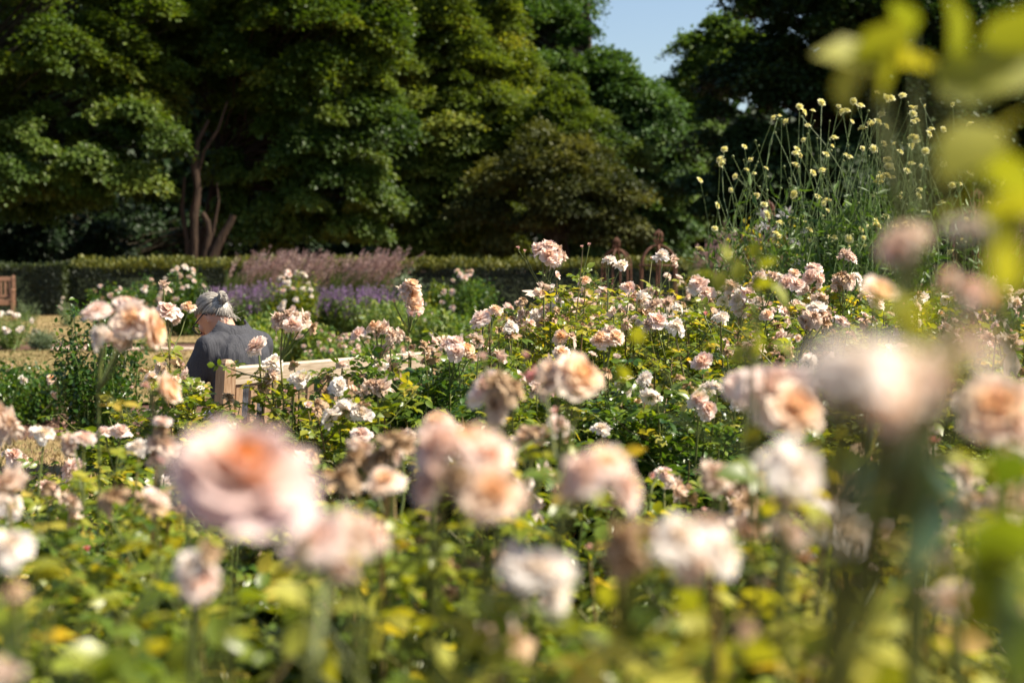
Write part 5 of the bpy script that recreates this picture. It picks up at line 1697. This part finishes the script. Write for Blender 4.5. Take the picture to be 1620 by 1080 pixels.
mx = nt.nodes.new("ShaderNodeMixShader")
mx.inputs[0].default_value = .3
nt.links.new(p_.outputs[0], mx.inputs[1])
nt.links.new(t_.outputs[0], mx.inputs[2])
nt.links.new(mx.outputs[0], out.inputs[0])
g = Geo().add(v_, q_, None, 0, .5, b_)
add_calyx(g)
BLOOM['hero'] = [g.mesh('rose_bloom', [m, M['calyx']])]
PART_NAME['hero'] = 'rose_bloom'

# bushes: photo column, distance, height, radius, tips, random blooms, kinds, leafiness, leaf material, label
BUSH = [
    (330, 1.25, 1.03, .22, 9, 0, 's', .8, 'rose_leaf', "rose bush with the huge soft pink bloom with an orange heart"),
    (-40, 1.5, 1.05, .25, 8, 1, 'w', .8, 'rose_leaf', "rose bush cut by the left edge with one round white bloom, very blurred"),
    (560, 1.35, 1.02, .22, 9, 0, 's', .7, 'young_leaf', "rose bush with the blurred mauve pink wisp of petals beside the huge bloom"),
    (740, 1.45, 1.04, .20, 9, 0, 's', .7, 'rose_leaf', "rose bush topped by the blurred apricot and pink cluster at the centre"),
    (900, 1.40, 1.02, .22, 9, 0, 's', .7, 'rose_leaf', "rose bush with the ragged white bloom below the centre, tan one at its foot"),
    (1080, 1.35, 1.02, .22, 9, 0, 's', .8, 'young_leaf', "rose bush with a blurred tan cluster and ivory blooms, right of the ragged white"),
    (1270, 1.25, 1.06, .22, 9, 0, 's', .9, 'rose_leaf', "rose bush with the tall ivory bloom standing over the tan cluster"),
    (1480, 1.05, 1.12, .22, 12, 0, 's', 1.0, 'young_leaf', "rose bush closest to the lens, its creamy cluster melting into a broad blur"),
    (1740, 1.25, 1.16, .26, 12, 0, 's', 1.2, 'young_leaf', "tall rose bush arching over the right edge with blurred lime leaves and small blooms"),
    (90, 2.1, 1.00, .30, 13, 2, 's', 1.2, 'rose_leaf', "low rose bush with big lit leaves at the lower left corner"),
    (320, 2.1, 1.02, .28, 13, 2, 'ts', 1.1, 'rose_leaf', "leafy rose bush under the small white and pink blurred pair at the lower left"),
    (590, 2.2, 1.03, .28, 13, 1, 's', 1.0, 'rose_leaf', "rose bush crowded with withered tan heads left of the central cluster"),
    (835, 2.2, 1.05, .28, 13, 1, 'ts', 1.0, 'rose_leaf', "rose bush with tan heads and blurred pink blooms standing just over the centre"),
    (1080, 2.2, 1.02, .28, 12, 3, 'tsw', 1.0, 'rose_leaf', "rose bush with fading blooms behind the tan seed cluster"),
    (1250, 2.0, 1.06, .28, 12, 3, 'tps', 1.0, 'rose_leaf', "rose bush with two soft pink blooms left of the broad creamy blur"),
    (1420, 1.9, 1.02, .28, 12, 2, 'st', 1.0, 'young_leaf', "rose bush with withered tan head in the blurred thicket at the right"),
    (1590, 1.9, 1.04, .30, 12, 3, 'sat', 1.0, 'young_leaf', "rose bush at the right edge with peach blooms and tan heads"),
    (135, 2.8, 1.00, .26, 11, 1, 't', 1.2, 'rose_leaf', "tall rose stem with the apricot and pink spray standing before the lawn"),
    (-20, 3.2, .92, .32, 12, 4, 'tpw', 1.0, 'rose_leaf', "rose bush at the left edge with faded blooms over the dry grass"),
    (330, 3.2, .98, .32, 15, 2, 'wt', 1.3, 'rose_leaf_deep', "dark leaved rose bush filling the space under the bench's near post"),
    (520, 3.2, 1.00, .30, 14, 3, 'ts', 1.1, 'rose_leaf', "rose bush with glossy leaves behind the withered tan heads"),
    (700, 3.1, 1.02, .30, 14, 3, 'tw', 1.1, 'rose_leaf', "glossy green rose bush seen between the central cluster and the bench"),
    (930, 3.1, 1.02, .32, 15, 2, 'tw', 1.2, 'rose_leaf', "green rose bush behind the blurred cream pink pair right of centre"),
    (1130, 3.1, 1.03, .32, 14, 6, 'tps', 1.1, 'rose_leaf', "rose bush with dusty pink fading blooms right of centre"),
    (1330, 3.0, 1.05, .32, 14, 5, 'tsa', 1.1, 'rose_leaf', "rose bush with brown heads behind the broad creamy blur"),
    (1540, 2.9, 1.08, .34, 14, 7, 'tsa', 1.1, 'rose_leaf', "rose bush with a deep pink bud at the right"),
    (110, 4.0, .82, .34, 13, 5, 'ptw', 1.1, 'rose_leaf', "low rose bush with small pale pink blooms before the mulch bed"),
    (290, 4.9, 1.10, .30, 13, 3, 'wt', 1.2, 'rose_leaf', "rose bush with the round pink bloom beside the person's face"),
    (452, 4.9, 1.02, .28, 13, 2, 'wt', 1.2, 'rose_leaf', "upright rose with a flat topped pale cluster before the person's shoulder"),
    (565, 4.6, 1.00, .30, 15, 5, 'wts', 1.2, 'rose_leaf', "low rose bush before the bench slats with pale buds"),
    (650, 5.1, 1.08, .30, 16, 5, 'ts', 1.2, 'rose_leaf_deep', "rose with the tall apricot column of blooms over the bench rail"),
    (735, 4.9, 1.12, .32, 16, 5, 'ts', 1.2, 'rose_leaf_deep', "rose bush with a wide pink cluster at the bench rail's far end"),
    (840, 4.6, 1.02, .32, 15, 3, 'tsa', 1.2, 'rose_leaf', "rose bush just beyond the blurred tan heads over the centre"),
    (960, 4.7, 1.08, .32, 15, 5, 'ats', 1.1, 'rose_leaf_deep', "rose bush with the softly blurred apricot pair"),
    (1080, 4.5, 1.04, .34, 15, 6, 'wts', 1.1, 'rose_leaf_deep', "dark leaved rose bush with a pair of round pale blooms low in front"),
    (1220, 4.9, 1.14, .32, 14, 9, 'tsw', 1.0, 'rose_leaf', "rose bush with cream blooms left of the tan pink cluster"),
    (1370, 4.6, 1.12, .34, 14, 8, 'tsp', 1.0, 'rose_leaf', "rose bush behind the lime blur with faded pink heads"),
    (1530, 4.7, 1.16, .36, 14, 10, 'tsp', 1.0, 'rose_leaf', "rose bush with dusty clusters near the right edge"),
    (780, 5.6, 1.14, .30, 14, 4, 'ts', 1.1, 'rose_leaf', "rose bush with pale side facing bloom past the end of the bench"),
    (872, 6.0, 1.24, .30, 15, 5, 'ts', 1.1, 'rose_leaf', "tallest rose, its dense pink cluster rising against the dark trees"),
    (985, 6.3, 1.22, .32, 15, 8, 'tws', 1.0, 'rose_leaf', "rose bush with yellow hearted blooms below the domed obelisk"),
    (1100, 6.0, 1.22, .32, 15, 9, 'tws', 1.0, 'rose_leaf', "rose bush with a pair of round pink blooms right of the obelisk"),
    (1180, 5.8, 1.16, .28, 13, 6, 'tps', 1.0, 'rose_leaf', "rose bush with peach pink stacked blooms below the brown grass"),
    (1265, 6.2, 1.24, .32, 15, 8, 'tps', 1.0, 'rose_leaf', "rose bush with a long row of pale pink blooms below the clematis"),
    (1355, 6.3, 1.26, .32, 14, 8, 'tps', 1.0, 'rose_leaf', "rose bush with fading clusters in front of the scabious"),
    (1480, 6.2, 1.18, .36, 14, 9, 'tws', 1.0, 'rose_leaf', "rose bush right of the scabious with white blooms"),
    (1600, 6.0, 1.2, .36, 14, 10, 'tws', 1.0, 'rose_leaf', "rose bush at the far right with dusty pale clusters"),
    (900, 7.8, 1.16, .38, 15, 9, 'tsp', 1.0, 'rose_leaf', "smaller twiggy rose bush behind the tallest rose"),
    (1050, 8.0, 1.20, .40, 15, 10, 'tws', 1.0, 'rose_leaf', "rose bush before the obelisk's foot, hung with white blooms"),
    (1190, 8.0, 1.22, .40, 15, 10, 'tps', 1.0, 'rose_leaf', "rose bush at the feet of the brown grass"),
    (1340, 8.2, 1.18, .42, 15, 10, 'tws', 1.0, 'rose_leaf', "rose bush under the tallest scabious"),
    (1500, 8.0, 1.15, .42, 14, 10, 'tps', 1.0, 'rose_leaf', "rose bush behind the dusty clusters at the right"),
    (830, 9.6, 1.02, .40, 13, 9, 'tps', .9, 'rose_leaf', "far rose bush filling the gap beyond the bench end"),
    (960, 10.2, 1.14, .42, 13, 10, 'tps', .9, 'rose_leaf', "far rose bush left of the domed obelisk"),
    (1120, 10.4, 1.18, .42, 13, 10, 'tws', .9, 'rose_leaf', "far rose bush right of the domed obelisk"),
]
pos_b = np.array([((b[0] - 810) / F * b[1], b[1]) for b in BUSH])
give = [[] for _ in BUSH]
for (px, py, d, k, s, fc) in TG:
    if d < .7:
        d, s = d * .82, s * .66
    elif d < 1.3 and k != 'hero':
        s *= .66
    elif d < 3 and k != 'hero':
        s *= .80
    P = at(px, py, d)
    dist = np.hypot(pos_b[:, 0] - P[0], (pos_b[:, 1] - P[1]) * (.75 if d > 1.3 else .45))
    give[int(np.argmin(dist))].append((P, k, s * (1.1 if d < 3 and k not in ('bud', 'cup', 'hero') else 1), fc, .62 if d < 3 else .85))
for i, bsh in enumerate(BUSH):
    px, d, hh, rr, nt_, nb, kinds, lf, mat, lb = bsh
    x, y = pos_b[i]
    nb = int(nb * 1.8) + (6 if 2 < d < 5.3 else 0)
    kinds = kinds + 'ss' if d < 5.5 else kinds
    lf = lf * (1.35 if 1.6 < d < 7 else 1.15)
    nb = nb if d < 5.2 else nb + 9
    hh = hh + (.04 if 1.2 < d < 2.5 else .07 if d > 5.2 else .03 if d > 4.5 and px > 600 else 0)
    nt_ = nt_ + (5 if d > 4.4 else 0)
    rose_bush(x, y, lb, h=hh, r=rr, n_tip=nt_, kinds=kinds, n_bloom=nb, leafy=lf, mat=mat, targets=give[i], lod=2 if d < 7 else 1,
              leaf=.086 if d > 2.6 else .092, size=.066, tint=(.55, .2) if mat == 'young_leaf' else (.46, .20))


# ------------------------------------------------------------------ single sprays of large leaves that hang close to the lens
def near_leaves(label, px, py, d, items, mat, foot, group='leafy shoots close to the lens'):
    """items: (px, py, depth, length in metres, direction). A shoot rising from the ground at foot."""
    f = np.array([foot[0], foot[1], 0.0])
    if py > 850 and d > .85:
        f = f * 1.3
        items = [(a_, b_, c_ * 1.32, l_ * .98, e_) for a_, b_, c_, l_, e_ in items]
        d *= 1.32
    root = thing('rose_shoot', (f[0], f[1], 0), label, 'rose shoot', group)
    top = at(px, py, d)
    st = curve_paths(f[None], top[None], 12, .35, .004)
    w_ = Geo().tubes(st, np.linspace(.0032, .0014, 12)[None], 5, a=.5)
    for (ax_, ay, ad_, ln, dr) in items:
        p = at(ax_, ay, ad_)
        dr = unit(np.array(dr, float))
        b0 = p - dr * ln * .5
        w_.tubes(curve_paths(st[0, 9][None] * .5 + top[None] * .5, b0[None], 5, .1, .002), np.full((1, 5), .0011), 4, a=.5)
        L = Geo().stamp(LEAF_R, b0[None], frames(dr[None], unit(np.array([[.2, .1, 1.0]]) + rng.normal(0, .45, (1, 3)))), np.array([ln]), a=np.array([rng.uniform(.25, .8)]))
        part('leaf', L, M[mat], root)
    part('stem', w_, M['cane'], root)


Z = (0, 0, 1)
near_leaves("yellow leaved shoot blurred across the dark tree at the top right", 1400, 105, .92, [
    (1350, 90, .92, .050, (-.8, -.3, .3)), (1345, 130, .93, .040, (-.5, -.3, -.8)), (1400, 75, .92, .048, (.3, -.3, .8)), (1395, 125, .92, .044, (.2, -.4, -.8)), (1425, 95, .93, .040, (.9, -.3, 0)), (1510, 40, .88, .044, (.1, -.2, 1)), (1490, 110, .9, .040, (.6, -.3, -.4)),
    (1530, 125, .88, .048, (.8, -.3, -.3)), (1590, 110, .85, .050, (.9, -.3, .1)), (1600, 60, .85, .045, (.3, -.3, .8)), (1430, 25, .93, .028, (-.4, -.2, .7))], 'young_leaf', (.62, 1.02))
near_leaves("lime green shoot blurred over the right ends of the scabious", 1560, 230, .8, [
    (1535, 235, .78, .05, (-.6, -.3, -.4)), (1580, 205, .8, .040, (.4, -.3, .7)), (1600, 280, .78, .04, (.7, -.3, -.3)), (1590, 380, .76, .045, (.2, -.3, -.8)), (1545, 260, .8, .030, (-.4, -.4, -.8)), (1510, 330, .82, .03, (-.8, -.3, -.3)), (1610, 330, .75, .04, (.7, -.2, .2))], 'young_leaf', (.60, .86))
near_leaves("lime shoot blurred left of the creamy bloom cluster", 1430, 470, .62, [
    (1425, 490, .60, .030, (-.5, -.3, .6)), (1465, 480, .61, .024, (.6, -.3, .4)), (1450, 525, .6, .022, (.3, -.4, -.6)), (1500, 560, .62, .026, (.7, -.3, -.4)), (1590, 420, .62, .028, (.2, -.3, .8))], 'young_leaf', (.36, .70))
near_leaves("dark blue green rose leaf hanging close to the lens at the right", 1440, 740, .60, [
    (1400, 745, .58, .050, (-.7, -.3, -.3)), (1455, 760, .57, .058, (.2, -.3, -.9)), (1415, 800, .58, .042, (-.3, -.4, -.8)), (1460, 830, .58, .042, (.2, -.3, -.9)), (1490, 760, .6, .05, (.7, -.3, -.5))], 'blue_leaf', (.36, .68))
near_leaves("vivid green leaves blurred at the lower right edge", 1585, 800, .66, [
    (1560, 865, .64, .040, (-.7, -.3, -.3)), (1600, 850, .63, .045, (.6, -.3, .5)), (1590, 930, .63, .045, (-.2, -.3, -.9)), (1555, 960, .64, .035, (-.6, -.3, -.6)), (1620, 900, .62, .04, (.8, -.3, -.2)), (1600, 740, .66, .03, (.4, -.3, .7)), (1610, 1020, .62, .04, (.3, -.3, -.8))], 'rose_leaf', (.56, .74))
near_leaves("olive leaf shoot blurred at the lower left corner", 60, 900, 1.0, [
    (60, 895, 1.0, .055, (-.9, -.2, .1)), (105, 910, 1.02, .03, (.8, -.3, 0)), (140, 1040, .95, .05, (-.5, -.3, .5)), (185, 1050, .93, .045, (.7, -.3, -.2)), (20, 1000, .95, .05, (-.5, -.3, -.6)), (250, 1020, .98, .03, (.4, -.3, .6))], 'rose_leaf', (-.30, 1.1))
near_leaves("yellow green shoot blurred low in the middle, below the ragged white bloom", 640, 1000, .95, [
    (560, 960, .95, .04, (-.7, -.3, .3)), (600, 1000, .93, .045, (-.4, -.3, -.6)), (680, 985, .95, .04, (.6, -.3, .4)), (700, 1040, .93, .04, (.6, -.3, -.5)), (460, 940, 1.0, .045, (-.6, -.3, .4)), (470, 1010, .96, .04, (-.3, -.3, -.8)), (520, 1050, .95, .04, (0, -.3, -.9)), (380, 1000, .97, .04, (-.7, -.3, .2))], 'young_leaf', (-.06, 1.05))
near_leaves("yellow green shoot blurred low at the right of the ragged white bloom", 950, 960, 1.0, [
    (900, 990, 1.0, .036, (-.5, -.3, -.5)), (960, 940, 1.0, .03, (.1, -.3, .9)), (1000, 1000, .98, .04, (.6, -.3, -.4)), (1085, 940, 1.0, .04, (-.4, -.3, .5)), (1100, 990, .98, .042, (.6, -.3, -.5)), (1140, 1050, .96, .045, (.3, -.3, -.8)), (1230, 950, 1.0, .04, (.7, -.3, -.3)), (1290, 1010, .98, .04, (-.3, -.3, -.6))], 'young_leaf', (.10, 1.12))
near_leaves("yellow shoot blurred low at the right, under the pink bloom with an orange eye", 1430, 960, .9, [
    (1390, 1000, .9, .035, (-.6, -.3, .1)), (1440, 985, .9, .045, (.1, -.3, -.9)), (1330, 960, .93, .03, (-.3, -.3, .6)), (1500, 1030, .88, .035, (.6, -.3, -.4)), (1350, 1050, .9, .035, (-.4, -.3, -.6)), (1240, 880, 1.0, .028, (-.4, -.3, .3)), (1310, 890, 1.0, .03, (.5, -.3, .2))], 'young_leaf', (.26, 1.02))
near_leaves("yellow and tan shoot tip blurred in front of the brown grass", 1190, 440, 1.8, [
    (1110, 432, 1.8, .032, (-.7, -.3, .2)), (1140, 445, 1.8, .030, (-.3, -.3, -.6)), (1168, 428, 1.8, .030, (.1, -.3, .8)), (1232, 462, 1.8, .042, (.7, -.4, -.6)), (1205, 448, 1.8, .034, (.6, -.3, .2)), (1195, 395, 1.82, .026, (-.3, -.2, .9)), (1215, 415, 1.8, .028, (.6, -.3, .5)), (1150, 400, 1.82, .024, (-.3, -.2, .9)), (1080, 450, 1.8, .024, (-.8, -.3, 0))], 'young_leaf', (.42, 2.0))
near_leaves("soft olive shoot blurred in the rose bed right of centre", 1190, 560, 1.5, [
    (1200, 540, 1.5, .034, (.3, -.3, .7)), (1240, 550, 1.5, .028, (.8, -.3, -.3)), (1110, 620, 1.6, .025, (-.5, -.3, .2)), (1170, 560, 1.5, .03, (-.5, -.3, -.6)), (985, 590, 1.8, .03, (.3, -.3, .3)), (1010, 530, 1.7, .025, (.1, -.3, .8)), (1160, 660, 1.5, .03, (-.6, -.3, -.4)), (1185, 690, 1.5, .034, (-.7, -.3, 0))], 'young_leaf', (.36, 1.7))

near_leaves("lit green shoot blurred at the foot of the huge soft bloom", 330, 950, 1.1, [
    (300, 970, 1.1, .04, (-.7, -.3, .3)), (350, 1000, 1.08, .045, (.4, -.3, -.6)), (240, 950, 1.12, .04, (-.6, -.3, -.4)), (400, 940, 1.1, .038, (.6, -.3, .4)), (290, 1040, 1.05, .045, (-.3, -.3, -.8)), (200, 1000, 1.1, .04, (-.6, -.3, .2))], 'rose_leaf', (-.25, 1.22))
near_leaves("yellow green shoot blurred under the tan and pink bloom at the bottom", 850, 1000, 1.0, [
    (820, 1050, 1.0, .04, (-.6, -.3, -.2)), (880, 1035, .98, .045, (.5, -.3, -.6)), (930, 1060, .97, .04, (.6, -.3, .3)), (750, 1060, .98, .035, (-.7, -.3, .2))], 'rose_leaf', (.02, 1.15))
near_leaves("olive green shoot blurred below the tan cluster, right of the bottom centre", 1120, 930, 1.25, [
    (1080, 960, 1.25, .045, (-.6, -.3, .3)), (1150, 950, 1.25, .045, (.6, -.3, -.2)), (1190, 1010, 1.2, .045, (.4, -.3, -.7)), (1060, 1030, 1.2, .04, (-.4, -.3, -.7)), (1200, 900, 1.3, .04, (.6, -.3, .5)), (1010, 980, 1.25, .04, (-.7, -.3, 0))], 'young_leaf', (.25, 1.4))
near_leaves("golden shoot blurred beside the tan heads left of the bottom centre", 600, 900, 1.5, [
    (560, 905, 1.5, .05, (-.7, -.3, .3)), (620, 890, 1.5, .045, (.4, -.3, .6)), (650, 930, 1.48, .045, (.7, -.3, -.3)), (590, 960, 1.45, .05, (-.3, -.3, -.8)), (700, 900, 1.5, .04, (.7, -.3, .3)), (510, 930, 1.5, .045, (-.7, -.3, -.2))], 'young_leaf', (-.1, 1.65))
near_leaves("green shoot with broad leaves blurred at the lower left, nearer than the low bush", 130, 960, 1.5, [
    (90, 950, 1.5, .055, (-.7, -.3, .2)), (150, 930, 1.5, .05, (.4, -.3, .6)), (170, 990, 1.48, .05, (.7, -.3, -.4)), (110, 1020, 1.45, .055, (-.3, -.3, -.8)), (40, 1000, 1.5, .05, (-.8, -.3, 0)), (220, 900, 1.55, .045, (.7, -.3, .2))], 'rose_leaf', (-.65, 1.65))
